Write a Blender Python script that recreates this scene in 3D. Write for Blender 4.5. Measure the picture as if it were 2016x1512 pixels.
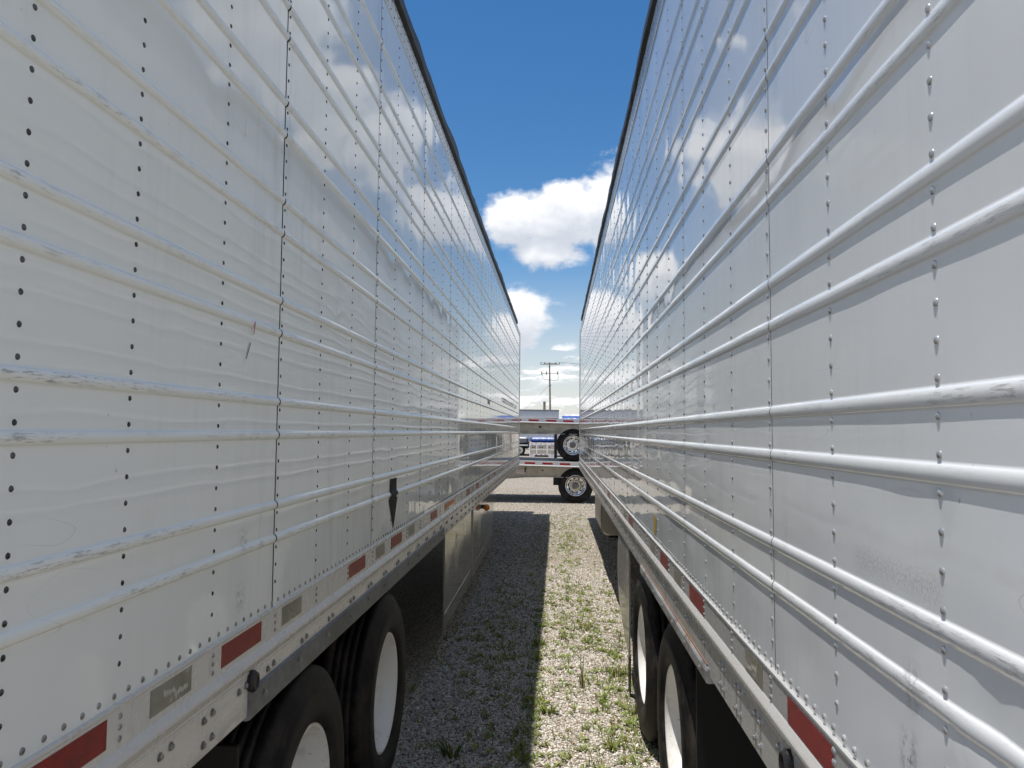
import bpy, math, random
import numpy as np
from math import sin, cos, pi, radians as R_, sqrt

# ------------------------------------------------------------------ camera, sky, sun, exposure
scene = bpy.context.scene
col = scene.collection
for o in list(bpy.data.objects):
    bpy.data.objects.remove(o)

CAM_Z = 1.85
YAW, PITCH, ROLL = R_(3.458), R_(3.556), R_(0.5)
cam_d = bpy.data.cameras.new('camera')
cam_d.sensor_width = 36.0
cam_d.lens = 1500.0 / 2016.0 * 36.0
cam_d.clip_start = 0.05
cam_d.clip_end = 5000.0
cam = bpy.data.objects.new('camera', cam_d)
col.objects.link(cam)
from mathutils import Matrix, Vector
F = Vector((-sin(YAW) * cos(PITCH), cos(YAW) * cos(PITCH), sin(PITCH)))
R0 = Vector((cos(YAW), sin(YAW), 0.0))
U0 = R0.cross(F)
RV = R0 * cos(ROLL) + U0 * sin(ROLL)
UV = U0 * cos(ROLL) - R0 * sin(ROLL)
m = Matrix((RV, UV, -F)).transposed().to_4x4()
m.translation = Vector((0, 0, CAM_Z))
cam.matrix_world = m
scene.camera = cam

SUN_DIR = Vector((-0.169, -0.075, 1.0)).normalized()      # towards the sun
SUN_EL = math.asin(SUN_DIR.z)
SUN_AZ = math.atan2(SUN_DIR.x, SUN_DIR.y)

world = bpy.data.worlds.new('World')
scene.world = world
world.use_nodes = True
world.cycles.sampling_method = 'NONE'


class NT:
    """small helper to wire shader nodes"""
    def __init__(self, tree):
        self.t = tree
        self.n = tree.nodes
        self.l = tree.links

    def new(self, typ, **kw):
        nd = self.n.new(typ)
        for k, v in kw.items():
            setattr(nd, k, v)
        return nd

    def put(self, sock, v):
        if v is None:
            return
        if hasattr(v, 'is_output'):
            self.l.new(v, sock)
        else:
            if isinstance(v, (tuple, list)) and len(v) == 3 and sock.type == 'RGBA':
                v = (*v, 1.0)
            sock.default_value = v

    def math(self, op, a, b=None, c=None, clamp=False):
        nd = self.new('ShaderNodeMath', operation=op, use_clamp=clamp)
        self.put(nd.inputs[0], a)
        self.put(nd.inputs[1], b)
        self.put(nd.inputs[2], c)
        return nd.outputs[0]

    def vmath(self, op, a, b=None, out=0):
        nd = self.new('ShaderNodeVectorMath', operation=op)
        self.put(nd.inputs[0], a)
        if op == 'SCALE':
            self.put(nd.inputs[3], b)
        else:
            self.put(nd.inputs[1], b)
        return nd.outputs[1] if op in ('LENGTH', 'DOT_PRODUCT', 'DISTANCE') else nd.outputs[0]

    def sep(self, v):
        nd = self.new('ShaderNodeSeparateXYZ')
        self.put(nd.inputs[0], v)
        return nd.outputs

    def comb(self, x, y, z):
        nd = self.new('ShaderNodeCombineXYZ')
        for i, q in enumerate((x, y, z)):
            self.put(nd.inputs[i], q)
        return nd.outputs[0]

    def noise(self, vec, scale, detail=4.0, rough=0.5, dist=0.0, lac=2.0):
        nd = self.new('ShaderNodeTexNoise')
        self.put(nd.inputs['Vector'], vec)
        nd.inputs['Scale'].default_value = scale
        nd.inputs['Detail'].default_value = detail
        nd.inputs['Roughness'].default_value = rough
        nd.inputs['Distortion'].default_value = dist
        nd.inputs['Lacunarity'].default_value = lac
        return nd.outputs['Fac']

    def vor(self, vec, scale, feature='F1', out='Distance', rnd=1.0):
        nd = self.new('ShaderNodeTexVoronoi', feature=feature)
        self.put(nd.inputs['Vector'], vec)
        nd.inputs['Scale'].default_value = scale
        nd.inputs['Randomness'].default_value = rnd
        return nd.outputs[out]

    def rng(self, v, a, b, c=0.0, d=1.0, smooth=True):
        nd = self.new('ShaderNodeMapRange', interpolation_type='SMOOTHSTEP' if smooth else 'LINEAR')
        nd.clamp = True
        self.put(nd.inputs[0], v)
        for i, q in enumerate((a, b, c, d)):
            self.put(nd.inputs[i + 1], q)
        return nd.outputs[0]

    def mix(self, f, a, b, typ='MIX'):
        nd = self.new('ShaderNodeMix', data_type='RGBA', blend_type=typ)
        self.put(nd.inputs[0], f)
        self.put(nd.inputs[6], a)
        self.put(nd.inputs[7], b)
        return nd.outputs[2]

    def attr(self, name):
        return self.new('ShaderNodeAttribute', attribute_name=name)


# sky: Nishita blue with fair weather cumulus laid on the sky dome by direction
wt = NT(world.node_tree)
wt.n.clear()
sky = wt.new('ShaderNodeTexSky', sky_type='NISHITA')
sky.sun_disc = False
sky.sun_elevation = SUN_EL
sky.sun_rotation = SUN_AZ
sky.altitude = 200.0
sky.air_density = 1.0
sky.dust_density = 0.4
sky.ozone_density = 1.6
d = wt.vmath('NORMALIZE', wt.new('ShaderNodeTexCoord').outputs['Generated'])
dx, dy, dz = wt.sep(d)
az = wt.math('ARCTAN2', dx, dy)
el = wt.math('ARCSINE', dz)


def cloud_density(off):
    """cumulus density field; off = shift in elevation for the self shading sample"""
    e = wt.math('ADD', el, off)
    p = wt.comb(wt.math('MULTIPLY', az, 1.0), wt.math('MULTIPLY', e, 1.45), 0.37)
    big = wt.noise(p, 5.2, 2.0, 0.5)
    fine = wt.noise(p, 15.0, 6.5, 0.58, 0.2)

    def blob(a0, e0, wa, we):
        u = wt.math('DIVIDE', wt.math('SUBTRACT', az, R_(a0)), R_(wa))
        v = wt.math('DIVIDE', wt.math('SUBTRACT', e, R_(e0)), R_(we))
        r2 = wt.math('ADD', wt.math('MULTIPLY', u, u), wt.math('MULTIPLY', v, v))
        return wt.math('POWER', 2.718, wt.math('MULTIPLY', r2, -1.0))
    s = None
    for b in BLOBS:
        q = blob(*b[:4])
        q = wt.math('MULTIPLY', q, b[4])
        s = q if s is None else wt.math('MAXIMUM', s, q)
    # keep the open patch of blue above and between the placed clouds
    field = wt.rng(big, 0.47, 0.62)
    band = wt.math('MULTIPLY', wt.rng(e, R_(6), R_(13), 0.0, 1.0), wt.rng(e, R_(24), R_(60), 1.0, 0.55))
    side = wt.rng(wt.math('ABSOLUTE', wt.math('SUBTRACT', az, R_(-1.0))), R_(13.0), R_(18.0))
    field = wt.math('MULTIPLY', wt.math('MULTIPLY', field, band), side)
    low = wt.math('MULTIPLY', wt.rng(wt.noise(wt.comb(wt.math('MULTIPLY', az, 3.0), wt.math('MULTIPLY', e, 14.0), 3.1), 2.2, 5.0, 0.62), 0.42, 0.64),
                  wt.rng(e, R_(4.0), R_(8.5), 1.0, 0.10))
    tot = wt.math('MAXIMUM', wt.math('MAXIMUM', s, field), low)
    return wt.math('ADD', tot, wt.math('MULTIPLY', wt.math('SUBTRACT', fine, 0.5), 1.5))


#         az    el   wa   we  weight   (degrees)
BLOBS = [(0.6, 15.7, 3.6, 2.7, 1.15), (4.8, 16.0, 3.6, 3.2, 1.35), (-3.6, 15.6, 2.9, 2.1, 1.0), (-0.6, 13.6, 3.4, 1.6, 1.0),
         (-4.0, 8.3, 3.0, 2.6, 1.15), (3.6, 7.2, 1.8, 2.4, 0.9), (-0.5, 4.2, 5.0, 1.2, 0.42), (22.0, 27.0, 6.0, 5.0, 1.0), (13.0, 21.0, 4.0, 3.0, 1.0),
         (-13.5, 19.0, 5.0, 3.2, 0.95), (9.0, 16.0, 3.5, 2.5, 0.95), (-7.0, 11.0, 3.0, 2.5, 0.9)]
den = cloud_density(0.0)
den_up = cloud_density(R_(1.3))
mask = wt.rng(den, 0.30, 0.66)
shade = wt.rng(wt.math('SUBTRACT', den_up, wt.math('MULTIPLY', den, 0.55)), -0.35, 0.75, 0.0, 1.0)
c_lit = (10.6, 10.6, 10.7)
c_dark = (6.0, 6.35, 7.0)
cloud_c = wt.mix(shade, c_lit, c_dark)
hs = wt.new('ShaderNodeHueSaturation')
wt.put(hs.inputs['Saturation'], wt.rng(el, R_(1.0), R_(14.0), 0.36, 1.34))
hs.inputs['Value'].default_value = 1.10
wt.l.new(sky.outputs[0], hs.inputs['Color'])
skyc = hs.outputs[0]
up = wt.rng(dz, -0.02, 0.02)
final = wt.mix(wt.math('MULTIPLY', mask, wt.math('MULTIPLY', up, 0.96)), skyc, cloud_c)
bg = wt.new('ShaderNodeBackground')
wt.put(bg.inputs[0], final)
bg.inputs[1].default_value = 0.105
wo = wt.new('ShaderNodeOutputWorld')
wt.l.new(bg.outputs[0], wo.inputs[0])

sun_d = bpy.data.lights.new('sun', 'SUN')
sun_d.energy = 5.0
sun_d.angle = R_(0.53)
sun_d.color = (1.0, 0.955, 0.89)
sun = bpy.data.objects.new('sun', sun_d)
sun.rotation_euler = SUN_DIR.to_track_quat('Z', 'Y').to_euler()
sun.location = (-4, -3, 20)
col.objects.link(sun)

vs = scene.view_settings
vs.view_transform = 'Standard'
vs.look = 'None'
vs.gamma = 1.0
vs.use_curve_mapping = False
vs.exposure = 0.12
scene.cycles.max_bounces = 8
scene.cycles.glossy_bounces = 6
scene.cycles.diffuse_bounces = 5
scene.cycles.adaptive_threshold = 0.02
scene.cycles.caustics_reflective = False
scene.cycles.caustics_refractive = False
scene.cycles.sample_clamp_indirect = 6.0

rng = random.Random(11)
nrng = np.random.default_rng(5)

# ------------------------------------------------------------------ materials
MATS = {}


def mat(name, base=(0.5, 0.5, 0.5), rough=0.5, metal=0.0, spec=0.5, fn=None):
    mt = bpy.data.materials.new(name)
    mt.use_nodes = True
    nt = NT(mt.node_tree)
    p = nt.n['Principled BSDF']
    p.inputs['Base Color'].default_value = (*base, 1.0)
    p.inputs['Roughness'].default_value = rough
    p.inputs['Metallic'].default_value = metal
    p.inputs['Specular IOR Level'].default_value = spec
    if fn:
        fn(nt, p)
    MATS[name] = mt
    return mt


def bump(nt, p, h, strength, dist=0.01):
    b = nt.new('ShaderNodeBump')
    b.inputs['Strength'].default_value = strength
    b.inputs['Distance'].default_value = dist
    nt.put(b.inputs['Height'], h)
    nt.l.new(b.outputs[0], p.inputs['Normal'])


def objco(nt):
    return nt.new('ShaderNodeTexCoord').outputs['Object']


def box_mask(nt, y, z, y0, y1, z0, z1, s=0.03):
    a = nt.math('MULTIPLY', nt.rng(y, y0 - s, y0 + s), nt.rng(y, y1 + s, y1 - s))
    b = nt.math('MULTIPLY', nt.rng(z, z0 - s, z0 + s), nt.rng(z, z1 + s, z1 - s))
    return nt.math('MULTIPLY', a, b)


def paint(tint, dirt, rough0, ghosts):
    """pre-painted white aluminium skin with scuffs on the rib crowns, grime and hairline scratches"""
    def fn(nt, p):
        co = objco(nt)
        x, y, z = nt.sep(co)
        rib = nt.attr('rib').outputs['Fac']
        stretched = nt.comb(0.0, nt.math('MULTIPLY', y, 6.0), nt.math('MULTIPLY', z, 60.0))
        sc = nt.rng(nt.noise(stretched, 3.0, 5.0, 0.78), 0.50, 0.62)
        where = nt.rng(nt.noise(nt.comb(0.0, y, nt.math('MULTIPLY', z, 3.0)), 1.6, 3.0, 0.6), 0.40, 0.58)
        crown = nt.rng(rib, 0.45, 0.85)
        near = nt.rng(y, 0.2, 3.2, 1.0, 0.25)
        low = nt.rng(z, 1.9, 3.0, 1.0, 0.35)
        scuff = nt.math('MULTIPLY', nt.math('MULTIPLY', sc, where), nt.math('MULTIPLY', crown, nt.math('MULTIPLY', near, low)))
        # broad grime with faint vertical run marks
        g = nt.noise(nt.comb(0.0, nt.math('MULTIPLY', y, 14.0), nt.math('MULTIPLY', z, 1.1)), 1.3, 3.0, 0.62)
        g2 = nt.noise(nt.comb(0.0, y, z), 1.1, 2.0, 0.6)
        grime = nt.math('MULTIPLY', nt.rng(g, 0.42, 0.75), nt.rng(g2, 0.36, 0.70))
        # hairline scratches: contour lines of a smooth noise field
        n1 = nt.noise(nt.comb(0.0, nt.math('MULTIPLY', y, 0.7), nt.math('MULTIPLY', z, 2.4)), 1.7, 1.5, 0.5)
        ln = nt.rng(nt.math('ABSOLUTE', nt.math('SUBTRACT', n1, 0.52)), 0.0, 0.0010, 1.0, 0.0)
        ln = nt.math('MULTIPLY', ln, nt.rng(nt.noise(nt.comb(0.0, y, z), 3.1, 1.0, 0.6), 0.56, 0.68))
        # dark rubbed flecks
        fl = nt.rng(nt.noise(nt.comb(0.0, nt.math('MULTIPLY', y, 30.0), nt.math('MULTIPLY', z, 22.0)), 1.4, 2.0, 0.7), 0.70, 0.76)
        fl = nt.math('MULTIPLY', fl, nt.rng(nt.noise(nt.comb(0.0, y, nt.math('ADD', z, 7.0)), 2.7, 2.0, 0.5), 0.55, 0.66))
        c = nt.mix(nt.math('MULTIPLY', grime, dirt), tint, (0.42, 0.41, 0.37))
        c = nt.mix(nt.math('MULTIPLY', scuff, 0.8), c, (0.27, 0.26, 0.25))
        c = nt.mix(nt.math('MULTIPLY', ln, 0.30), c, (0.28, 0.27, 0.26))
        c = nt.mix(nt.math('MULTIPLY', fl, 0.55), c, (0.25, 0.25, 0.24))
        for (y0, y1, z0, z1, amt, colr, sc_) in ghosts:
            mk = box_mask(nt, y, z, y0, y1, z0, z1, 0.02)
            nn = nt.rng(nt.noise(nt.comb(0.0, y, z), sc_, 3.0, 0.75), 0.42, 0.60)
            c = nt.mix(nt.math('MULTIPLY', nt.math('MULTIPLY', mk, nn), amt), c, colr)
        nt.put(p.inputs['Base Color'], c)
        r = nt.math('ADD', rough0, nt.math('ADD', nt.math('MULTIPLY', scuff, 0.35), nt.math('MULTIPLY', grime, 0.05)))
        nt.put(p.inputs['Roughness'], r)
        bump(nt, p, nt.noise(co, 3.2, 2.0, 0.5), 0.10, 0.004)
    return fn


mat('skin_left', rough=0.07, spec=0.36, fn=paint((0.85, 0.86, 0.82), 0.30, 0.038,
    [(1.225, 1.275, 1.52, 1.575, 0.5, (0.33, 0.32, 0.30), 60.0), (1.22, 1.27, 1.36, 1.425, 0.45, (0.28, 0.28, 0.27), 70.0)]))
mat('skin_right', rough=0.10, spec=0.8, fn=paint((0.67, 0.69, 0.70), 0.32, 0.035,
    [(0.69, 0.98, 1.622, 1.662, 0.5, (0.36, 0.35, 0.33), 190.0), (0.775, 0.815, 1.36, 1.42, 0.8, (0.20, 0.20, 0.19), 42.0),
     (0.76, 0.80, 1.46, 1.52, 0.6, (0.22, 0.22, 0.21), 80.0)]))


def rail_fn(tint):
    def fn(nt, p):
        co = objco(nt)
        x, y, z = nt.sep(co)
        g = nt.noise(nt.comb(x, nt.math('MULTIPLY', y, 3.0), nt.math('MULTIPLY', z, 9.0)), 3.0, 6.0, 0.65)
        st = nt.noise(nt.comb(x, nt.math('MULTIPLY', y, 26.0), nt.math('MULTIPLY', z, 2.0)), 1.8, 5.0, 0.6)
        f = nt.math('MULTIPLY', nt.rng(g, 0.42, 0.72), nt.rng(st, 0.35, 0.75))
        ed = nt.rng(z, 1.065, 1.12, 1.0, 0.0)
        f = nt.math('MAXIMUM', f, nt.math('MULTIPLY', ed, nt.rng(g, 0.40, 0.60)))
        c = nt.mix(nt.math('MULTIPLY', f, 0.38), tint, (0.30, 0.285, 0.25))
        sc = nt.rng(nt.noise(nt.comb(x, nt.math('MULTIPLY', y, 9.0), nt.math('MULTIPLY', z, 50.0)), 2.6, 6.0, 0.7), 0.64, 0.70)
        c = nt.mix(nt.math('MULTIPLY', sc, 0.3), c, (0.20, 0.20, 0.19))
        nt.put(p.inputs['Base Color'], c)
        nt.put(p.inputs['Roughness'], nt.math('ADD', 0.24, nt.math('MULTIPLY', f, 0.3)))
    return fn


mat('rail_left', rough=0.30, metal=0.0, fn=rail_fn((0.64, 0.62, 0.575)))
mat('rail_right', rough=0.30, metal=0.15, fn=rail_fn((0.46, 0.455, 0.44)))
mat('sealant', (0.05, 0.05, 0.052), 0.7)
mat('core_white', (0.62, 0.63, 0.62), 0.4)


def rivet_fn(c0, c1, rust):
    def fn(nt, p):
        n = nt.noise(nt.new('ShaderNodeNewGeometry').outputs['Position'], 37.0, 2.0, 0.6)
        c = nt.mix(nt.rng(n, 0.35, 0.7), c0, c1)
        nt.put(p.inputs['Base Color'], nt.mix(nt.math('MULTIPLY', nt.rng(n, 0.60, 0.72), rust), c, (0.12, 0.05, 0.03)))
    return fn


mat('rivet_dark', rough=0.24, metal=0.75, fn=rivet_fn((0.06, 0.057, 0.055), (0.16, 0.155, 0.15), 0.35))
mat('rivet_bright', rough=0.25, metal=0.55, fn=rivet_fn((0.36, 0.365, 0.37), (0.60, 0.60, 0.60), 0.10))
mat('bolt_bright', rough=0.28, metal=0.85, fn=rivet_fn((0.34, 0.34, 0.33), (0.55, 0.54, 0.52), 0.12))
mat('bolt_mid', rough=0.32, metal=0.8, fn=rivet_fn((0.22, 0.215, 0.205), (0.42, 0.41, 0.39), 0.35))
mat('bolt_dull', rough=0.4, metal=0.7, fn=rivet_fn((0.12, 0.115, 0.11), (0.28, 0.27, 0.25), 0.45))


def rubber_black(nt, p):
    n = nt.noise(objco(nt), 9.0, 6.0, 0.65)
    nt.put(p.inputs['Base Color'], nt.mix(nt.rng(n, 0.45, 0.75), (0.010, 0.0095, 0.009), (0.035, 0.032, 0.030)))
    bump(nt, p, n, 0.4, 0.01)


mat('roof_black', rough=0.6, fn=rubber_black)
mat('grommet_black', (0.012, 0.012, 0.013), 0.35)


def galv_fn(base, rust):
    def fn(nt, p):
        co = objco(nt)
        x, y, z = nt.sep(co)
        v = nt.vor(nt.comb(x, nt.math('MULTIPLY', y, 1.0), z), 38.0, out='Color')
        vv = nt.sep(v)[0]
        n = nt.noise(co, 5.0, 6.0, 0.68)
        c = nt.mix(nt.rng(vv, 0.0, 1.0, 0.0, 0.55), base, tuple(min(1, q * 1.5) for q in base))
        c = nt.mix(nt.math('MULTIPLY', nt.rng(n, 0.50, 0.66), rust), c, (0.20, 0.085, 0.035))
        c = nt.mix(nt.math('MULTIPLY', nt.rng(nt.noise(co, 2.0, 4.0, 0.6), 0.45, 0.7), 0.5), c, (0.10, 0.10, 0.10))
        nt.put(p.inputs['Base Color'], c)
    return fn


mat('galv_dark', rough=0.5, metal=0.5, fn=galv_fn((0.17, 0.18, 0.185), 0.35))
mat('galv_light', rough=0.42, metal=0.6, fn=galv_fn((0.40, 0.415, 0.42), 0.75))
mat('rust', rough=0.8, fn=galv_fn((0.20, 0.10, 0.05), 0.9))


def tape_red_fn(nt, p):
    co = objco(nt)
    x, y, z = nt.sep(co)
    n = nt.noise(co, 26.0, 4.0, 0.6)
    s = nt.rng(nt.noise(nt.comb(x, nt.math('MULTIPLY', y, 4.0), nt.math('MULTIPLY', z, 40.0)), 3.0, 5.0, 0.7), 0.64, 0.69)
    c = nt.mix(nt.rng(n, 0.3, 0.75), (0.255, 0.011, 0.010), (0.165, 0.010, 0.010))
    nt.put(p.inputs['Base Color'], nt.mix(nt.math('MULTIPLY', s, 0.7), c, (0.35, 0.20, 0.19)))
    hc = nt.vor(nt.comb(0.0, y, z), 240.0, feature='DISTANCE_TO_EDGE', rnd=0.12)
    bump(nt, p, nt.math('ADD', nt.noise(co, 60.0, 2.0, 0.6), nt.rng(hc, 0.0, 0.12, 0.5, 0.0)), 0.22, 0.002)


mat('tape_red', rough=0.28, fn=tape_red_fn)


def tape_grey_fn(nt, p):
    co = objco(nt)
    x, y, z = nt.sep(co)
    n = nt.noise(co, 9.0, 5.0, 0.65)
    c = nt.mix(nt.rng(n, 0.3, 0.7), (0.185, 0.175, 0.13), (0.27, 0.26, 0.215))
    wn = nt.noise(nt.comb(x, nt.math('MULTIPLY', y, 90.0), nt.math('MULTIPLY', z, 60.0)), 1.0, 4.0, 0.6)
    pl = nt.rng(nt.noise(nt.comb(x, nt.math('MULTIPLY', y, 12.0), nt.math('MULTIPLY', z, 30.0)), 1.0, 2.0, 0.5), 0.56, 0.64)
    worn = nt.math('MULTIPLY', nt.rng(wn, 0.52, 0.58), pl)
    nt.put(p.inputs['Base Color'], nt.mix(nt.math('MULTIPLY', worn, 0.8), c, (0.55, 0.54, 0.48)))


mat('tape_grey', rough=0.32, fn=tape_grey_fn)
mat('tape_white', (0.72, 0.72, 0.72), 0.35)
mat('print_pale', (0.60, 0.59, 0.52), 0.5)
mat('print_black', (0.006, 0.006, 0.007), 0.55, spec=0.15)
mat('print_pink', (0.46, 0.22, 0.27), 0.5)
mat('sticker_orange', (0.62, 0.17, 0.05), 0.4)


def yellow_fn(nt, p):
    x, y, z = nt.sep(objco(nt))
    w = nt.math('FRACT', nt.math('MULTIPLY', z, 95.0))
    n = nt.noise(nt.comb(x, nt.math('MULTIPLY', y, 120.0), nt.math('MULTIPLY', z, 95.0)), 1.0, 2.0, 0.5)
    k = nt.math('MULTIPLY', nt.rng(w, 0.45, 0.5), nt.rng(n, 0.42, 0.48))
    nt.put(p.inputs['Base Color'], nt.mix(k, (0.72, 0.47, 0.03), (0.05, 0.04, 0.02)))


mat('sticker_yellow', rough=0.4, fn=yellow_fn)


def tyre_fn(nt, p):
    co = objco(nt)
    n = nt.noise(co, 7.0, 6.0, 0.65)
    x, y, z = nt.sep(co)
    rad = nt.math('SQRT', nt.math('ADD', nt.math('MULTIPLY', y, y), nt.math('MULTIPLY', z, z)))
    ring = nt.rng(nt.noise(nt.comb(0.0, nt.math('MULTIPLY', rad, 60.0), 0.0), 1.0, 3.0, 0.6), 0.42, 0.6)
    dust = nt.math('MULTIPLY', nt.rng(n, 0.40, 0.72), nt.math('ADD', 0.45, nt.math('MULTIPLY', ring, 0.5)))
    nt.put(p.inputs['Base Color'], nt.mix(dust, (0.006, 0.006, 0.0065), (0.056, 0.046, 0.039)))
    nt.put(p.inputs['Roughness'], nt.math('ADD', 0.55, nt.math('MULTIPLY', dust, 0.3)))
    bump(nt, p, nt.noise(co, 60.0, 4.0, 0.6), 0.25, 0.004)


mat('tyre', rough=0.65, spec=0.25, fn=tyre_fn)


def rim_fn(nt, p):
    co = objco(nt)
    n = nt.noise(co, 6.0, 6.0, 0.7)
    n2 = nt.rng(nt.noise(co, 34.0, 4.0, 0.7), 0.62, 0.70)
    c = nt.mix(nt.rng(n, 0.48, 0.78), (0.80, 0.79, 0.76), (0.50, 0.46, 0.40))
    nt.put(p.inputs['Base Color'], nt.mix(nt.math('MULTIPLY', n2, 0.5), c, (0.28, 0.17, 0.11)))


mat('rim_white', rough=0.32, fn=rim_fn)
mat('hub_grey', (0.20, 0.19, 0.18), 0.5, 0.4)
mat('polished', (0.80, 0.80, 0.81), 0.12, 1.0)
mat('polished_dull', (0.56, 0.54, 0.50), 0.28, 1.0)
mat('hole_black', (0.01, 0.01, 0.01), 0.8)
mat('underframe', (0.014, 0.014, 0.015), 0.6, spec=0.3)
mat('flap_black', (0.008, 0.008, 0.008), 0.6, spec=0.25)


def skirt_fn(nt, p):
    co = objco(nt)
    x, y, z = nt.sep(co)
    n = nt.noise(nt.comb(x, nt.math('MULTIPLY', y, 2.0), nt.math('MULTIPLY', z, 0.7)), 3.0, 5.0, 0.62)
    lo = nt.rng(nt.math('ADD', z, nt.math('MULTIPLY', nt.noise(co, 5.0, 4.0, 0.6), 0.25)), 0.35, 0.75, 1.0, 0.0)
    f = nt.math('MAXIMUM', nt.math('MULTIPLY', nt.rng(n, 0.4, 0.75), 0.45), nt.math('MULTIPLY', lo, 0.55))
    nt.put(p.inputs['Base Color'], nt.mix(f, (0.29, 0.28, 0.255), (0.16, 0.14, 0.115)))
    nt.put(p.inputs['Roughness'], nt.math('ADD', 0.07, nt.math('MULTIPLY', f, 0.25)))


mat('skirt', rough=0.2, fn=skirt_fn)
mat('skirt_trim', (0.34, 0.32, 0.28), 0.3, 0.3)
mat('tank_alu', (0.42, 0.39, 0.34), 0.35, 0.5)
mat('amber', (0.62, 0.19, 0.02), 0.2)


def beam_alu_fn(nt, p):
    co = objco(nt)
    n = nt.noise(co, 5.0, 5.0, 0.65)
    st = nt.noise(nt.vmath('MULTIPLY', co, (2.0, 2.0, 40.0)), 2.0, 4.0, 0.6)
    c = nt.mix(nt.rng(n, 0.35, 0.7), (0.60, 0.545, 0.455), (0.47, 0.42, 0.35))
    nt.put(p.inputs['Base Color'], nt.mix(nt.math('MULTIPLY', nt.rng(st, 0.5, 0.7), 0.35), c, (0.36, 0.30, 0.25)))
    nt.put(p.inputs['Roughness'], nt.rng(n, 0.3, 0.7, 0.34, 0.5))


mat('beam_alu', rough=0.4, metal=0.7, fn=beam_alu_fn)
mat('deck_alu', (0.84, 0.84, 0.84), 0.35, 0.0)
mat('deck_dark', (0.20, 0.21, 0.23), 0.55, 0.3)
mat('tape_red_bright', (0.56, 0.016, 0.018), 0.35)


def tarp_fn(nt, p):
    n = nt.noise(objco(nt), 3.0, 5.0, 0.6)
    nt.put(p.inputs['Base Color'], nt.mix(nt.rng(n, 0.3, 0.7), (0.025, 0.085, 0.33), (0.018, 0.055, 0.22)))
    bump(nt, p, n, 0.5, 0.05)


mat('tarp_blue', rough=0.35, fn=tarp_fn)


def far_skin_fn(nt, p):
    x, y, z = nt.sep(objco(nt))
    n = nt.noise(nt.comb(nt.math('MULTIPLY', x, 5.0), y, nt.math('MULTIPLY', z, 0.5)), 2.0, 4.0, 0.6)
    nt.put(p.inputs['Base Color'], nt.mix(nt.rng(n, 0.35, 0.7), (0.50, 0.53, 0.58), (0.42, 0.45, 0.50)))


mat('far_skin', rough=0.35, fn=far_skin_fn)
mat('far_trim', (0.20, 0.22, 0.24), 0.5)
mat('cab_paint', (0.16, 0.17, 0.19), 0.35)
mat('maroon', (0.05, 0.012, 0.016), 0.5)


def wood_fn(nt, p):
    x, y, z = nt.sep(objco(nt))
    n = nt.noise(nt.comb(nt.math('MULTIPLY', x, 14.0), nt.math('MULTIPLY', y, 14.0), nt.math('MULTIPLY', z, 0.8)), 1.5, 5.0, 0.6)
    nt.put(p.inputs['Base Color'], nt.mix(nt.rng(n, 0.3, 0.7), (0.36, 0.29, 0.21), (0.20, 0.155, 0.11)))


mat('pole_wood', rough=0.9, fn=wood_fn)
mat('insulator', (0.10, 0.13, 0.15), 0.3)
mat('wire', (0.03, 0.03, 0.03), 0.5)


def gravel_bed_fn(nt, p):
    pos = nt.new('ShaderNodeNewGeometry').outputs['Position']
    v = nt.new('ShaderNodeTexVoronoi', feature='F1')
    nt.put(v.inputs['Vector'], pos)
    v.inputs['Scale'].default_value = 62.0
    dist, vc = v.outputs['Distance'], v.outputs['Color']
    r, g, b = nt.sep(vc)
    v2 = nt.vor(pos, 95.0)
    stone = nt.mix(nt.rng(r, 0.0, 1.0, 0, 1, False), (0.36, 0.32, 0.26), (0.68, 0.63, 0.545))
    stone = nt.mix(nt.rng(g, 0.82, 0.9), stone, (0.20, 0.17, 0.14))
    gap = nt.rng(dist, 0.32, 0.62, 0.0, 1.0)
    c = nt.mix(nt.math('MULTIPLY', gap, 0.8), stone, (0.15, 0.125, 0.095))
    big = nt.noise(pos, 0.55, 5.0, 0.6)
    c = nt.mix(nt.math('MULTIPLY', nt.rng(big, 0.42, 0.72), 0.32), c, (0.27, 0.21, 0.15))
    nt.put(p.inputs['Base Color'], c)
    h = nt.math('SUBTRACT', nt.math('MULTIPLY', nt.rng(dist, 0.0, 0.6, 1.0, 0.0), 0.8), nt.math('MULTIPLY', v2, 0.3))
    bump(nt, p, h, 0.9, 0.012)


mat('gravel_bed', rough=0.92, spec=0.2, fn=gravel_bed_fn)


def stone_fn(nt, p):
    a = nt.attr('tone')
    n = nt.noise(nt.new('ShaderNodeNewGeometry').outputs['Position'], 160.0, 3.0, 0.6)
    nt.put(p.inputs['Base Color'], nt.mix(nt.rng(n, 0.35, 0.7, 0.0, 0.28), a.outputs['Color'], (0.16, 0.14, 0.115)))


mat('gravel_stone', rough=0.9, spec=0.25, fn=stone_fn)


def leaf_fn(nt, p):
    a = nt.attr('tone')
    nt.put(p.inputs['Base Color'], a.outputs['Color'])
    nt.put(p.inputs['Subsurface Weight'], 0.0)
    tr = nt.new('ShaderNodeBsdfTranslucent')
    nt.put(tr.inputs[0], nt.mix(0.0, a.outputs['Color'], (0, 0, 0)))
    mx = nt.new('ShaderNodeMixShader')
    mx.inputs[0].default_value = 0.3
    out = nt.n['Material Output']
    nt.l.new(p.outputs[0], mx.inputs[1])
    nt.l.new(tr.outputs[0], mx.inputs[2])
    nt.l.new(mx.outputs[0], out.inputs[0])


mat('leaf', rough=0.55, fn=leaf_fn)

# ------------------------------------------------------------------ mesh helpers


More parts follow.
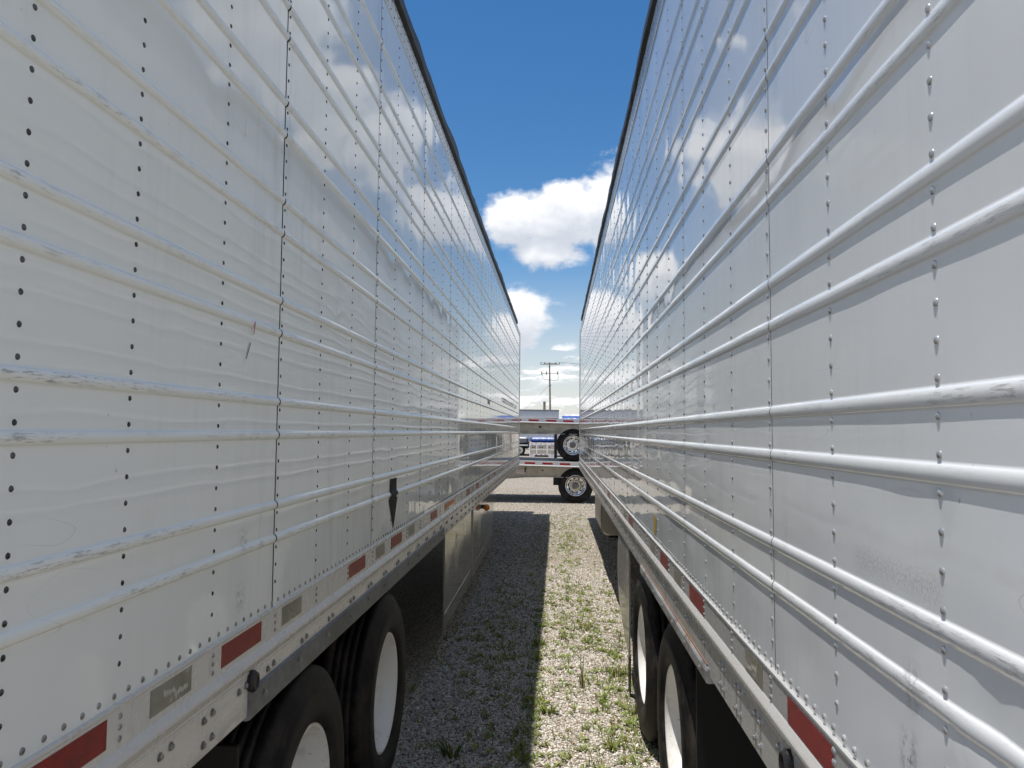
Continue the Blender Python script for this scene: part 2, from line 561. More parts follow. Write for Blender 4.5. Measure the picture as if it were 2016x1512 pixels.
class MB:
    def __init__(self):
        self.v, self.f = [], []

    def quadstrip(self, rows, close=False, loop=False):
        """rows: list of equally long point lists; faces between neighbours"""
        b = len(self.v)
        n = len(rows[0])
        for r in rows:
            self.v += [tuple(q) for q in r]
        m_ = len(rows)
        for i in range(m_ if loop else m_ - 1):
            i2 = (i + 1) % m_
            for j in range(n if close else n - 1):
                j2 = (j + 1) % n
                self.f.append((b + i * n + j, b + i2 * n + j, b + i2 * n + j2, b + i * n + j2))
        return self

    def poly(self, pts):
        b = len(self.v)
        self.v += [tuple(q) for q in pts]
        self.f.append(tuple(range(b, b + len(pts))))
        return self

    def box(self, x0, x1, y0, y1, z0, z1):
        b = len(self.v)
        self.v += [(x, y, z) for z in (z0, z1) for (x, y) in ((x0, y0), (x1, y0), (x1, y1), (x0, y1))]
        self.f += [tuple(b + k for k in q) for q in ((0, 3, 2, 1), (4, 5, 6, 7), (0, 1, 5, 4), (1, 2, 6, 5), (2, 3, 7, 6), (3, 0, 4, 7))]
        return self

    def bevbox(self, x0, x1, y0, y1, z0, z1, c=0.01):
        """box with chamfered vertical edges and top and bottom rims"""
        def ring(k, z):
            xa, xb, ya, yb = x0 + k, x1 - k, y0 + k, y1 - k
            return [(xa + c, ya, z), (xb - c, ya, z), (xb, ya + c, z), (xb, yb - c, z), (xb - c, yb, z), (xa + c, yb, z), (xa, yb - c, z), (xa, ya + c, z)]
        rows = [ring(c, z0), ring(0, z0 + c), ring(0, z1 - c), ring(c, z1)]
        self.quadstrip([list(reversed(r)) for r in rows], close=True)
        self.poly(list(reversed(rows[0])))
        self.poly(rows[-1])
        return self

    def tube(self, pts, r, n=8, caps=True):
        pts = [Vector(p) for p in pts]
        rs = r if isinstance(r, (list, tuple)) else [r] * len(pts)
        rows = []
        ref = None
        for i, p in enumerate(pts):
            t = (pts[min(i + 1, len(pts) - 1)] - pts[max(i - 1, 0)]).normalized()
            if ref is None:
                ref = Vector((0, 0, 1)) if abs(t.z) < 0.9 else Vector((1, 0, 0))
            a = (ref - t * ref.dot(t)).normalized()
            ref = a
            b = t.cross(a)
            rows.append([p + (a * cos(2 * pi * k / n) + b * sin(2 * pi * k / n)) * rs[i] for k in range(n)])
        self.quadstrip([list(reversed(q)) for q in rows], close=True)
        if caps:
            self.poly(list(reversed(rows[0])))
            self.poly(rows[-1])
        return self

    def lathe_x(self, prof, n=48, closed=False):
        """profile of (x, r) turned about the X axis"""
        rows = [[(x, r * cos(2 * pi * k / n), r * sin(2 * pi * k / n)) for k in range(n)] for x, r in prof]
        self.quadstrip([list(q) for q in rows], close=True, loop=closed)
        return self

    def mesh(self, name, material, smooth=False, flip=False):
        me = bpy.data.meshes.new(name)
        fs = [tuple(reversed(q)) for q in self.f] if flip else self.f
        me.from_pydata([tuple(map(float, q)) for q in self.v], [], fs)
        me.materials.append(MATS[material])
        if smooth:
            me.polygons.foreach_set('use_smooth', [True] * len(me.polygons))
        me.update()
        return me

    def build(self, name, material, parent=None, smooth=False, flip=False, loc=None):
        return obj(name, self.mesh(name, material, smooth, flip), parent, loc)


def obj(name, me, parent=None, loc=None, rz=None):
    o = bpy.data.objects.new(name, me)
    col.objects.link(o)
    if parent is not None:
        o.parent = parent
    if loc is not None:
        o.location = loc
    if rz is not None:
        o.rotation_euler = (0, 0, rz)
    return o


def thing(name, label, cat, loc=(0, 0, 0), rz=0.0, group=None):
    o = bpy.data.objects.new(name, None)
    col.objects.link(o)
    o.location = loc
    o.rotation_euler = (0, 0, rz)
    o.empty_display_size = 0.2
    tag(o, label, cat, group)
    return o


def tag(o, label, cat, group=None):
    o['label'] = label
    o['category'] = cat
    if group:
        o['group'] = group
    return o


def empty(name, parent, loc, rot=(0, 0, 0)):
    o = bpy.data.objects.new(name, None)
    col.objects.link(o)
    o.parent = parent
    o.location = loc
    o.rotation_euler = rot
    o.empty_display_size = 0.1
    return o


def fast_mesh(name, verts, quads, material, smooth=True, attrs=None, tris=False):
    """numpy arrays straight into a mesh"""
    k = 3 if tris else 4
    me = bpy.data.meshes.new(name)
    me.vertices.add(len(verts))
    me.vertices.foreach_set('co', np.asarray(verts, np.float32).ravel())
    me.loops.add(len(quads) * k)
    me.loops.foreach_set('vertex_index', np.asarray(quads, np.int32).ravel())
    me.polygons.add(len(quads))
    me.polygons.foreach_set('loop_start', np.arange(0, len(quads) * k, k, dtype=np.int32))
    me.polygons.foreach_set('loop_total', np.full(len(quads), k, np.int32))
    if smooth:
        me.polygons.foreach_set('use_smooth', np.ones(len(quads), bool))
    for nm, (typ, arr) in (attrs or {}).items():
        a = me.attributes.new(nm, typ, 'POINT')
        a.data.foreach_set('value' if typ == 'FLOAT' else 'color', np.asarray(arr, np.float32).ravel())
    me.materials.append(MATS[material])
    me.update(calc_edges=True)
    me.validate()
    return me


# ------------------------------------------------------------------ ground
gb = MB()
gb.poly([(-400, -60, 0), (400, -60, 0), (400, 900, 0), (-400, 900, 0)])
g = gb.build('gravel_ground', 'gravel_bed')
g['kind'] = 'structure'

# loose crushed limestone, real stones on the lane between the trailers


def scatter_stones(n, x0, x1, y0, y1, s0, s1):
    x = nrng.uniform(x0, x1, n)
    y = y0 + (y1 - y0) * nrng.uniform(0, 1, n)
    s = s0 + (s1 - s0) * nrng.beta(1.6, 3.0, n)
    cube = np.array([(-1, -1, -1), (1, -1, -1), (1, 1, -1), (-1, 1, -1), (-1, -1, 1), (1, -1, 1), (1, 1, 1), (-1, 1, 1)], float)
    q = cube[None] * nrng.uniform(0.45, 1.1, (n, 8, 3)) * np.stack([np.ones(n), nrng.uniform(0.6, 1.0, n), nrng.uniform(0.4, 0.75, n)], 1)[:, None, :]
    a = nrng.uniform(0, 2 * pi, n)
    b = nrng.normal(0, 0.45, n)
    ca, sa, cb, sb = np.cos(a), np.sin(a), np.cos(b), np.sin(b)
    q = q * (s / 2)[:, None, None]
    yy = q[..., 1] * cb[:, None] - q[..., 2] * sb[:, None]
    zz = q[..., 1] * sb[:, None] + q[..., 2] * cb[:, None]
    xx = q[..., 0] * ca[:, None] - yy * sa[:, None]
    yy = q[..., 0] * sa[:, None] + yy * ca[:, None]
    v = np.stack([xx + x[:, None], yy + y[:, None], zz + (s * 0.14)[:, None]], -1)
    fq = np.array([(0, 3, 2, 1), (4, 5, 6, 7), (0, 1, 5, 4), (1, 2, 6, 5), (2, 3, 7, 6), (3, 0, 4, 7)])
    tone = nrng.uniform(0, 1, n) ** 0.8
    lo, hi = np.array([0.42, 0.37, 0.305]), np.array([0.82, 0.78, 0.705])
    c = lo + (hi - lo) * tone[:, None]
    odd = nrng.uniform(0, 1, n)
    c[odd < 0.07] = (0.30, 0.17, 0.10)
    c[(odd > 0.07) & (odd < 0.16)] = (0.16, 0.15, 0.14)
    c[odd > 0.95] = (0.72, 0.70, 0.66)
    return v, fq, c


vv, qq, cc = [], [], []
base = 0
for args in ((36000, -1.0, 0.95, 3.9, 6.6, 0.006, 0.021), (1100, -1.0, 0.9, 3.9, 10.0, 0.018, 0.034), (26000, -1.05, 0.95, 6.6, 10.5, 0.008, 0.023), (11000, -1.3, 1.2, 10.5, 18.0, 0.011, 0.03),
             (3500, -2.6, 1.8, 18.0, 24.0, 0.014, 0.036)):
    v, fq, c = scatter_stones(*args)
    n = len(v)
    vv.append(v.reshape(-1, 3))
    qq.append((fq[None] + (np.arange(n) * 8)[:, None, None] + base).reshape(-1, 4))
    cc.append(np.repeat(np.concatenate([c, np.ones((n, 1))], 1), 8, axis=0))
    base += n * 8
me = fast_mesh('loose_gravel', np.concatenate(vv), np.concatenate(qq), 'gravel_stone', smooth=False, attrs={'tone': ('FLOAT_COLOR', np.concatenate(cc))})
lg = obj('loose_gravel', me)
lg['kind'] = 'stuff'
tag(lg, 'loose pale crushed stone strewn over the lane between the trailers', 'gravel')

# ------------------------------------------------------------------ wheels (shared meshes)
TY_R, TY_W = 0.497, 0.272


def tyre_profile():
    p = [(-0.046, 0.283), (-0.034, 0.293), (-0.020, 0.312), (-0.012, 0.318), (-0.006, 0.350), (-0.003, 0.392), (-0.007, 0.425), (-0.014, 0.432), (-0.016, 0.452),
         (-0.030, 0.470), (-0.036, 0.484), (-0.044, 0.493)]
    x0, x1 = -0.050, -0.222
    n = 4
    for k in range(n + 1):
        a = x0 + (x1 - x0) * k / (n + 1)
        b = x0 + (x1 - x0) * (k + 1) / (n + 1)
        p += [(a - 0.004, TY_R), (b + 0.005, TY_R)]
        if k < n:
            p += [(b + 0.0035, TY_R - 0.011), (b - 0.0035, TY_R - 0.011)]
    q = [(-TY_W - x, r) for x, r in p[:12]]
    return p + list(reversed(q))


ME_TYRE = MB().lathe_x(tyre_profile(), 72).mesh('tyre', 'tyre', smooth=True)
RIM_P = [(-0.052, 0.278), (-0.036, 0.296), (-0.030, 0.296), (-0.027, 0.289), (-0.031, 0.279), (-0.060, 0.270), (-0.085, 0.258), (-0.165, 0.252), (-0.185, 0.240),
         (-0.198, 0.215), (-0.190, 0.17), (-0.178, 0.145), (-0.176, 0.10), (-0.176, 0.0001)]
ME_RIM = MB().lathe_x(RIM_P, 64).mesh('rim', 'rim_white', smooth=True)
ME_HUB = MB().lathe_x([(-0.177, 0.088), (-0.160, 0.082), (-0.150, 0.070), (-0.146, 0.050), (-0.145, 0.0001)], 32).mesh('hub', 'hub_grey', smooth=True)
ALU_P = [(-0.052, 0.278), (-0.038, 0.298), (-0.030, 0.300), (-0.022, 0.294), (-0.026, 0.280), (-0.050, 0.268), (-0.066, 0.252), (-0.075, 0.236), (-0.080, 0.200),
         (-0.078, 0.160), (-0.080, 0.110), (-0.080, 0.0001)]
ME_ALU = MB().lathe_x(ALU_P, 64).mesh('rim', 'polished', smooth=True)
ME_HOLE = MB().lathe_x([(-0.0775, 0.026), (-0.0745, 0.024), (-0.0745, 0.0001)], 16).mesh('hand_hole', 'hole_black', smooth=False)
ME_NUT = MB().lathe_x([(-0.079, 0.017), (-0.050, 0.016), (-0.042, 0.010), (-0.041, 0.0001)], 8).mesh('lug_nut', 'polished_dull', smooth=False)
ME_CAP = MB().lathe_x([(-0.079, 0.096), (-0.045, 0.092), (-0.020, 0.080), (-0.006, 0.060), (-0.004, 0.0001)], 24).mesh('hub', 'hub_grey', smooth=True)


def wheel(parent, loc, rz, kind='white', z_rot=0.0):
    w = empty('wheel', parent, loc, (z_rot, 0, rz))
    obj('tyre', ME_TYRE, w)
    if kind == 'white':
        obj('rim', ME_RIM, w)
        obj('hub', ME_HUB, w)
    elif kind == 'alu':
        obj('rim', ME_ALU, w)
        obj('hub', ME_CAP, w)
        for k in range(10):
            a = 2 * pi * (k + 0.5) / 10
            obj('hand_hole', ME_HOLE, w, (0, 0.206 * cos(a), 0.206 * sin(a)))
            a = 2 * pi * k / 10
            obj('lug_nut', ME_NUT, w, (0, 0.143 * cos(a), 0.143 * sin(a)))
    return w


# ------------------------------------------------------------------ refrigerated trailers
def dome(name, material, r, h, n=8):
    b = MB()
    rows = []
    for k, (rr, hh) in enumerate(((1.0, 0.0), (0.86, 0.55), (0.5, 0.92))):
        rows.append([(h * hh, r * rr * cos(2 * pi * i / n), r * rr * sin(2 * pi * i / n)) for i in range(n)])
    b.quadstrip(rows, close=True)
    c = len(b.v)
    b.v.append((h, 0, 0))
    for i in range(n):
        b.f.append((c - n + i, c, c - n + (i + 1) % n))
    return b


def bolt_mb():
    b = MB()
    n = 8
    rows = []
    for rr, hh in ((0.0105, 0.0), (0.0105, 0.002), (0.0068, 0.0025), (0.0066, 0.006), (0.0048, 0.0078)):
        rows.append([(hh, rr * cos(2 * pi * i / n), rr * sin(2 * pi * i / n)) for i in range(n)])
    b.quadstrip(rows, close=True)
    b.poly(rows[-1])
    return b


def reefer(side):
    """side +1: the trailer on the left, its near wall facing +X; -1: the one on the right"""
    L = side > 0
    s = side
    if L:
        X0, Y0, YEND, yaw = -0.855, 0.80, 16.95, 0.0
        seams = [0.86] + [2.28 + 1.2192 * k for k in range(13)]
        cols0 = [1.153, 1.475, 1.877]
        rib0, pitch = 1.571, 0.3122
        ZP0, ZP1 = 1.313, 3.945
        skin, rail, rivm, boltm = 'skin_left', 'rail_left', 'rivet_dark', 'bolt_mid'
        label = 'long white refrigerated trailer in shade, filling the left, dark rivets and a black arrow'
    else:
        X0, Y0, YEND, yaw = 0.507, 0.36, 16.52, R_(0.115)
        seams = [0.42] + [1.832 + 1.2192 * k for k in range(13)]
        cols0 = [1.046, 1.439]
        rib0, pitch = 1.544, 0.3056
        ZP0, ZP1 = 1.300, 3.915
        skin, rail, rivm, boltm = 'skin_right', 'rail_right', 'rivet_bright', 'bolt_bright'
        label = 'long silvery white refrigerated trailer on the right, sunlit ribs casting thin shadows'
    root = thing('refrigerated_trailer', label, 'trailer', (X0, Y0, 0.0), yaw, 'refrigerated trailers parked side by side')
    W = 2.58
    # true columns of rivets
    cols = list(cols0)
    for k in range(1, len(seams) - 1):
        a = seams[k]
        cols += [a, a + 0.4064, a + 0.8128]
    cols.append(seams[-1])
    ribs = []
    for k in range(7):
        ribs += [rib0 + pitch * k - 0.0505, rib0 + pitch * k + 0.0505]
    ribs.append(rib0 + pitch * 7 - 0.0505)
    HW, RH = (0.0128, 0.0088) if L else (0.0136, 0.0053)

    def loc(out, y, z):
        return (s * out, y - Y0, z)

    # z samples over the height
    zs = [(ZP0, 0.0)]
    prev = ZP0
    ts = [-1.0, -0.93, -0.8, -0.6, -0.35, 0.0, 0.35, 0.6, 0.8, 0.93, 1.0]
    for r in ribs + [ZP1 + HW * 1.3]:
        e = r - HW * 1.3
        nn = max(1, int(round((e - prev) / 0.034)))
        for k in range(1, nn + 1):
            zs.append((prev + (e - prev) * k / nn, 0.0))
        if r < ZP1:
            for t in ts:
                zs.append((r + t * HW, (max(0.0, 1 - t * t)) ** 0.62))
            zs.append((r + HW * 1.3, 0.0))
            prev = r + HW * 1.3
    zz = np.array([q[0] for q in zs])
    rr = np.array([q[1] for q in zs])
    order = np.argsort(zz, kind='stable')
    zz, rr = zz[order], rr[order]
    keep = np.concatenate([[True], np.diff(zz) > 1e-5])
    zz, rr = zz[keep], rr[keep]

    ph = nrng.uniform(0, 2 * pi, (60, 6))
    am = nrng.uniform(0.55, 1.1, 60)

    if L:
        dents = [(1.62, 2.07, 0.05, 0.07, -0.0011), (2.02, 1.43, 0.06, 0.04, -0.0010), (2.9, 2.32, 0.09, 0.06, -0.0012), (1.30, 1.72, 0.05, 0.04, 0.0008), (3.7, 1.75, 0.10, 0.08, -0.0012), (1.75, 2.66, 0.07, 0.06, 0.0009)]
    else:
        dents = [(0.93, 1.515, 0.05, 0.045, -0.0045), (0.99, 1.46, 0.03, 0.03, 0.003), (1.22, 1.37, 0.07, 0.03, 0.002), (1.62, 1.40, 0.06, 0.03, -0.002), (2.55, 1.40, 0.10, 0.035, -0.0025), (2.95, 1.41, 0.06, 0.03, 0.002),
                 (3.35, 1.39, 0.10, 0.03, -0.0022), (1.30, 2.03, 0.10, 0.07, -0.0012), (1.9, 2.36, 0.12, 0.06, 0.0010), (1.15, 1.73, 0.08, 0.05, -0.0015)]

    def pillow(ys):
        """sheet sag between the rivet columns, metres"""
        ce = np.array([min(cols) - 0.33] + sorted(cols) + [max(cols) + 0.4])
        b = np.clip(np.searchsorted(ce, ys, side='right') - 1, 0, len(ce) - 2)
        t = (ys - ce[b]) / (ce[b + 1] - ce[b])
        w = np.sin(pi * np.clip(t, 0, 1)) ** 1.15
        out = np.zeros((len(ys), len(zz)))
        for i in range(len(ys)):
            p = ph[b[i]]
            A = am[b[i]]
            f_ = 0.55 * np.sin(2 * pi * zz / 0.71 + p[0] + (p[3] - pi) * t[i]) + 0.40 * np.sin(2 * pi * zz / 0.43 + p[1] + 1.3 * (p[4] - pi) * t[i]) + 0.25 * np.sin(2 * pi * zz / 0.23 + p[5] + 1.1 * (p[3] - pi) * t[i]) + 0.5 * np.sin(2 * pi * zz / 1.5 + p[2]) + 0.75
            out[i] = (0.00050 if L else 0.00125) * A * w[i] * f_
            out[i] += 0.0005 * np.sin(2 * pi * ys[i] / 1.9 + 1.3 * zz + p[5] * 0) * np.sin(2 * pi * zz / 2.3 + 0.7)
        # the skin puckers where it is pulled down onto the bottom rail
        edge = np.exp(-(zz - ZP0) / 0.10)
        out += 0.0009 * edge[None, :] * (np.sin(2 * pi * ys / 0.1016)[:, None] * 0.5 + np.sin(2 * pi * ys / 0.33 + 1.0)[:, None])
        # knocks and dents
        for (yc, zc, sy, sz, a_) in dents:
            out += a_ * np.exp(-((ys - yc) / sy) ** 2)[:, None] * np.exp(-((zz - zc) / sz) ** 2)[None, :]
        return out

    # skin panels, one object each
    for k in range(len(seams) - 1):
        gap = 0.0042 if L else 0.0022
        a, b = seams[k] + gap, seams[k + 1] - gap
        nb = max(2, int(round((b - a) / 0.4064)))
        ny = nb * (14 if k < 4 else 10) + 1
        ys = np.linspace(a, b, ny)
        P = pillow(ys)
        out = rr[None, :] * RH + P
        ys2, out2 = ys, out
        n, mz = len(ys2), len(zz)
        V = np.stack([s * out2, np.repeat((ys2 - Y0)[:, None], mz, 1), np.repeat(zz[None], n, 0)], -1).reshape(-1, 3)
        i, j = np.meshgrid(np.arange(n - 1), np.arange(mz - 1), indexing='ij')
        q = np.stack([i * mz + j, (i + 1) * mz + j, (i + 1) * mz + j + 1, i * mz + j + 1], -1).reshape(-1, 4)
        if not L:
            q = q[:, ::-1]
        ra = np.repeat(rr[None], n, 0).ravel()
        me = fast_mesh('side_panel', V, q, skin, True, {'rib': ('FLOAT', ra)})
        obj('side_panel', me, root)

    def extr(prof, y0, y1, name, material, smooth=False, parent=root, cap=True, closed=False):
        b = MB()
        r0 = [loc(o_, y0, z_) for o_, z_ in prof]
        r1 = [loc(o_, y1, z_) for o_, z_ in prof]
        b.quadstrip([r0, r1], close=closed)
        if cap:
            b.poly(list(reversed(r0)))
            b.poly(r1)
        return b.build(name, material, parent, smooth=smooth, flip=(s < 0))

    # insulated body behind the skins
    MB().box(*sorted((s * -0.008, s * -(W - 0.01))), Y0 + 0.10 - Y0, YEND - 0.02 - Y0, 1.16, 4.085).build('insulated_body', 'sealant', root)
    MB().box(*sorted((s * -(W - 0.008), s * -(W))), 0.1, YEND - 0.02 - Y0, 1.08, 4.04).build('side_wall', 'core_white', root)
    # bottom rail profile, listed upwards
    arc = [(0.0105, 1.186), (0.0165, 1.198), (0.0185, 1.203), (0.0185, 1.209), (0.0165, 1.213), (0.0085, 1.225), (0.006, 1.228)]
    prof = [(-0.06, 1.066), (-0.06, 1.058), (0.0035, 1.058), (0.006, 1.062), (0.006, 1.172), (0.0075, 1.176), (0.006, 1.180)] + arc + \
           [(0.006, ZP0 - 0.008), (0.0085, ZP0 - 0.004), (0.0085, ZP0 + 0.001), (0.004, ZP0 + 0.003), (-0.004, ZP0 + 0.003), (-0.05, ZP0 - 0.01)]
    extr(prof, Y0 + 0.05, YEND, 'bottom_rail', rail, closed=True)
    # top rail and the black roof edging
    prof = [(-0.006, ZP1 - 0.006), (0.004, ZP1 - 0.004), (0.006, ZP1), (0.006, 4.045), (0.002, 4.052), (-0.02, 4.055)]
    extr(prof, Y0 + 0.05, YEND, 'top_rail', rail, closed=True)
    nseg = 150
    b = MB()
    rows = []
    r2 = random.Random(3 if L else 4)
    lump = 0.0
    bump_spots = [(4.6, 0.5, 0.016), (5.9, 0.35, 0.022), (8.0, 0.9, 0.014), (11.2, 0.5, 0.02)] if L else [(6.2, 0.5, 0.03), (7.0, 0.4, 0.018), (9.5, 0.9, 0.015), (13.0, 0.6, 0.02)]
    ye = 15.55 if L else 15.1
    for i in range(nseg + 1):
        y = Y0 + 0.05 + (ye - Y0 - 0.05) * i / nseg
        lump = 0.7 * lump + r2.uniform(-0.003, 0.003)
        tp = 4.140 + lump
        ot = 0.026 + lump * 0.8
        for (yc, w_, h_) in bump_spots:
            if abs(y - yc) < w_:
                tp += h_ * (1 - abs(y - yc) / w_) ** 0.5
        rows.append([loc(o_, y, z_) for o_, z_ in ((-0.05, 4.05), (0.010, 4.052), (ot, 4.060), (ot + 0.001, 4.095), (ot - 0.006, tp - 0.004), (-0.02, tp), (-0.30, 4.13))])
    b.quadstrip(rows)
    b.poly(list(reversed(rows[0])))
    b.poly(rows[-1])
    b.build('roof_edging', 'roof_black', root, smooth=False, flip=(s < 0))
    MB().quadstrip([[loc(-0.03, y, 4.088), loc(-0.8, y, 4.115), loc(-W / 2, y, 4.122), loc(-W + 0.8, y, 4.115), loc(-W, y, 4.07)] for y in (Y0 + 0.06, YEND - 0.03)]).build('roof', 'core_white', root, flip=(s < 0))
    # front corner post and rear door frame
    extr([(-0.03, 1.07), (0.010, 1.07), (0.010, 4.05), (-0.03, 4.05)], YEND - 0.055, YEND + 0.012, 'front_corner_post', rail, closed=True)
    extr([(-0.10, 1.05), (0.012, 1.05), (0.012, 4.06), (-0.10, 4.06)], Y0, Y0 + 0.058, 'rear_frame', rail, closed=True)
    MB().box(*sorted((s * -0.102, s * -(W - 0.102))), 0.01, 0.05, 1.10, 4.03).build('rear_door', 'core_white', root)
    MB().box(*sorted((s * -0.01, s * -(W - 0.01))), YEND - 0.018 - Y0, YEND + 0.004 - Y0, 1.10, 4.05).build('front_wall', 'core_white', root)
    # refrigeration unit on the nose
    un = MB().bevbox(-W / 2 - 0.95 if L else W / 2 - 0.95, -W / 2 + 0.95 if L else W / 2 + 0.95, YEND + 0.006 - Y0, YEND + 0.56 - Y0, 1.95, 3.98, 0.05).build('cooling_unit', 'core_white', root)
    for k in range(7):
        zc = 2.25 + k * 0.075
        cx = -s * W / 2
        MB().box(cx - 0.6, cx + 0.6, YEND + 0.561 - Y0, YEND + 0.575 - Y0, zc, zc + 0.045).build('grille_slat', 'underframe', un)

    # rivets: nearest in view as parts, the rest in one mesh
    spots = []
    for yc in cols:
        isseam = any(abs(yc - q) < 1e-4 for q in seams)
        yy = yc + (0.019 if isseam else 0.0)
        for k in range(-1, 8):
            base_z = rib0 + pitch * k
            for q in range(6):
                z_ = base_z + (q - 2.5) * 0.0508 * pitch / 0.3048
                if ZP0 + 0.035 < z_ < ZP1 - 0.03:
                    spots.append((yy, z_, 0.0, 1.0))
        for z_ in (1.2465, 1.2685, 1.2895):
            spots.append((yc + (0.012 if isseam else 0.0), z_ - (0.0 if L else 0.006), 0.006, 1.15))
    y = min(cols) - 0.25
    while y < YEND - 0.05:
        spots.append((y, ZP0 + 0.0175, 0.0, 1.15))
        y += 0.0508
    y = min(cols) - 0.25
    far_spots = []
    while y < YEND - 0.06:
        far_spots.append((y, ZP1 + 0.022, 0.006, 1.0))
        far_spots.append((y + 0.03, 4.025, 0.006, 1.0))
        y += 0.0813
    # place on the sagging skin
    def vis(q):
        dz_ = q[1] - CAM_Z
        yv = max(q[0], 0.01)
        lim = abs(X0) / yv < (0.82 if L else 0.55)
        return lim and -0.50 * yv < dz_ < 0.62 * yv
    seen = sorted([q for q in spots if vis(q)], key=lambda q: q[0] ** 2 + (q[1] - CAM_Z) ** 2)
    near = seen[:300]
    ns = set(near)
    rest = [q for q in spots if q not in ns] + far_spots
    dm = dome('rivet', rivm, 0.0058 if L else 0.0066, 0.0026 if L else 0.0034)
    if not L:
        dm.v = [(-x, y_, z_) for x, y_, z_ in dm.v]
    me_r = dm.mesh('rivet', rivm, smooth=True, flip=(s < 0))
    big = dome('rivet', rivm, 0.0066 if L else 0.0074, 0.0034 if L else 0.0046)
    if not L:
        big.v = [(-x, y_, z_) for x, y_, z_ in big.v]
    me_b = big.mesh('rivet', 'rivet_bright' if not L else 'bolt_mid', smooth=True, flip=(s < 0))

    def skin_out(y_, z_):
        i_ = int(np.argmin(np.abs(zz - z_)))
        return float(pillow(np.array([y_]))[0, i_])
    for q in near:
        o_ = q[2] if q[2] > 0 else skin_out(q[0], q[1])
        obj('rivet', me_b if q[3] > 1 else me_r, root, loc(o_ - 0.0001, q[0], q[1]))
    dv = np.array(dm.v)
    tri = []
    for f_ in dm.f:
        for k in range(1, len(f_) - 1):
            tri.append((f_[0], f_[k], f_[k + 1]))
    tri = np.array(tri)
    if s < 0:
        tri = tri[:, ::-1]
    RV_, RT_ = [], []
    for i_, q in enumerate(rest):
        RV_.append(dv * q[3] + np.array(loc(q[2] if q[2] > 0 else 0.0001, q[0], q[1])))
        RT_.append(tri + len(dv) * i_)
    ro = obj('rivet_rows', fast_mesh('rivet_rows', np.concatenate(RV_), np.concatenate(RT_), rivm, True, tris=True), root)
    ro['kind'] = 'stuff'

    # bolts through the bottom rail at every crossmember
    bm_ = bolt_mb()
    if not L:
        bm_.v = [(-x, y_, z_) for x, y_, z_ in bm_.v]
    me_bolt = bm_.mesh('bolt', boltm, smooth=False, flip=(s < 0))
    ycs = []
    y = (1.25 if L else 0.95)
    while y < YEND - 0.2:
        ycs.append(y)
        y += 0.203 if y < 2.2 else 0.3
    sl0, sl1 = (2.10, 5.72) if L else (2.56, 4.52)
    for yc in ycs:
        for dy in (-0.023, 0.023):
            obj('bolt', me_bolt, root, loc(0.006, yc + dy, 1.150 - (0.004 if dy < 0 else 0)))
            if yc < sl0 - 0.06 or yc > sl1 + 0.06:
                obj('bolt', me_bolt, root, loc(0.006, yc + dy, 1.092 - (0.003 if dy < 0 else 0)))

    # steel slider angle bolted under the rail over the wheels
    if L:
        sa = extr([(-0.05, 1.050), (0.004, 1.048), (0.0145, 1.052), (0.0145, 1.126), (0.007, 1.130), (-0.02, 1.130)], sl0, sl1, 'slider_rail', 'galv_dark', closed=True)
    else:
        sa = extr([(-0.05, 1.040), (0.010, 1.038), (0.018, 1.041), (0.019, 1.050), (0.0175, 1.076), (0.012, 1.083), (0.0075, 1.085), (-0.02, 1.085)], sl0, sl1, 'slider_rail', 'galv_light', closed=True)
        extr([(0.0065, 1.0852), (0.0095, 1.0852), (0.0095, 1.0905), (0.0065, 1.0915)], sl0 + 0.03, sl1, 'rust_line', 'rust', parent=sa, closed=True)
    y = sl0 + 0.10
    while y < sl1 - 0.05:
        obj('slider_bolt', me_bolt, sa, loc(0.0145 if L else 0.0185, y, 1.096 if L else 1.062)).data = me_bolt
        y += 0.305

    # reflective tape, 11 inch red and 7 inch once-white pieces
    if L:
        reds = [(1.18, 1.43), (1.925, 2.185), (3.11, 3.375), (3.90, 4.17), (5.12, 5.40), (7.15, 7.43), (8.0, 8.28), (9.3, 9.58), (10.2, 10.48), (11.6, 11.88), (13.0, 13.28), (14.4, 14.68)]
        greys = [(1.585, 1.765), (2.35, 2.53), (3.57, 3.75), (4.355, 4.53), (5.75, 5.93), (7.62, 7.80), (8.6, 8.78), (9.75, 9.93), (11.0, 11.18)]
    else:
        reds = [(1.445, 1.715), (2.655, 2.93), (3.46, 3.73), (5.05, 5.33), (7.2, 7.48), (9.0, 9.28), (10.8, 11.08), (12.6, 12.88)]
        greys = [(1.915, 2.085), (3.12, 3.30), (3.93, 4.11), (5.55, 5.73), (7.9, 8.08), (9.6, 9.78)]
    zt0, zt1 = ZP0 - 0.070, ZP0 - 0.014
    for lst, mt in ((reds, 'tape_red'), (greys, 'tape_grey')):
        for y0, y1 in lst:
            b = MB()
            o1 = 0.0072
            b.box(*sorted((s * 0.0055, s * o1)), y0 - Y0, y1 - Y0, zt0, zt1)
            t_ = b.build('reflective_tape', mt, root)
            if mt == 'tape_grey' and y0 < 2.2:
                # worn pale print on the tape
                pb = MB()
                r3 = random.Random(int(y0 * 100))
                x_ = s * (o1 + 0.0004)
                yy = y0 + 0.055 - Y0
                for k in range(16):
                    w_ = r3.uniform(0.003, 0.006)
                    z0 = zt0 + 0.010 + (0.012 if k < 7 else 0.0) + r3.uniform(0, 0.004)
                    h_ = r3.uniform(0.008, 0.017)
                    pb.poly([(x_, yy, z0), (x_, yy + w_, z0 + 0.002), (x_, yy + w_ * 0.8, z0 + h_), (x_, yy - 0.001, z0 + h_ * 0.8)])
                    yy += 0.0068
                pb.build('worn_print', 'print_pale', t_, flip=(s < 0))

    # oval rubber grommet
    yo, zo = (2.115, 1.152) if L else (1.70, 1.150)
    rows = []
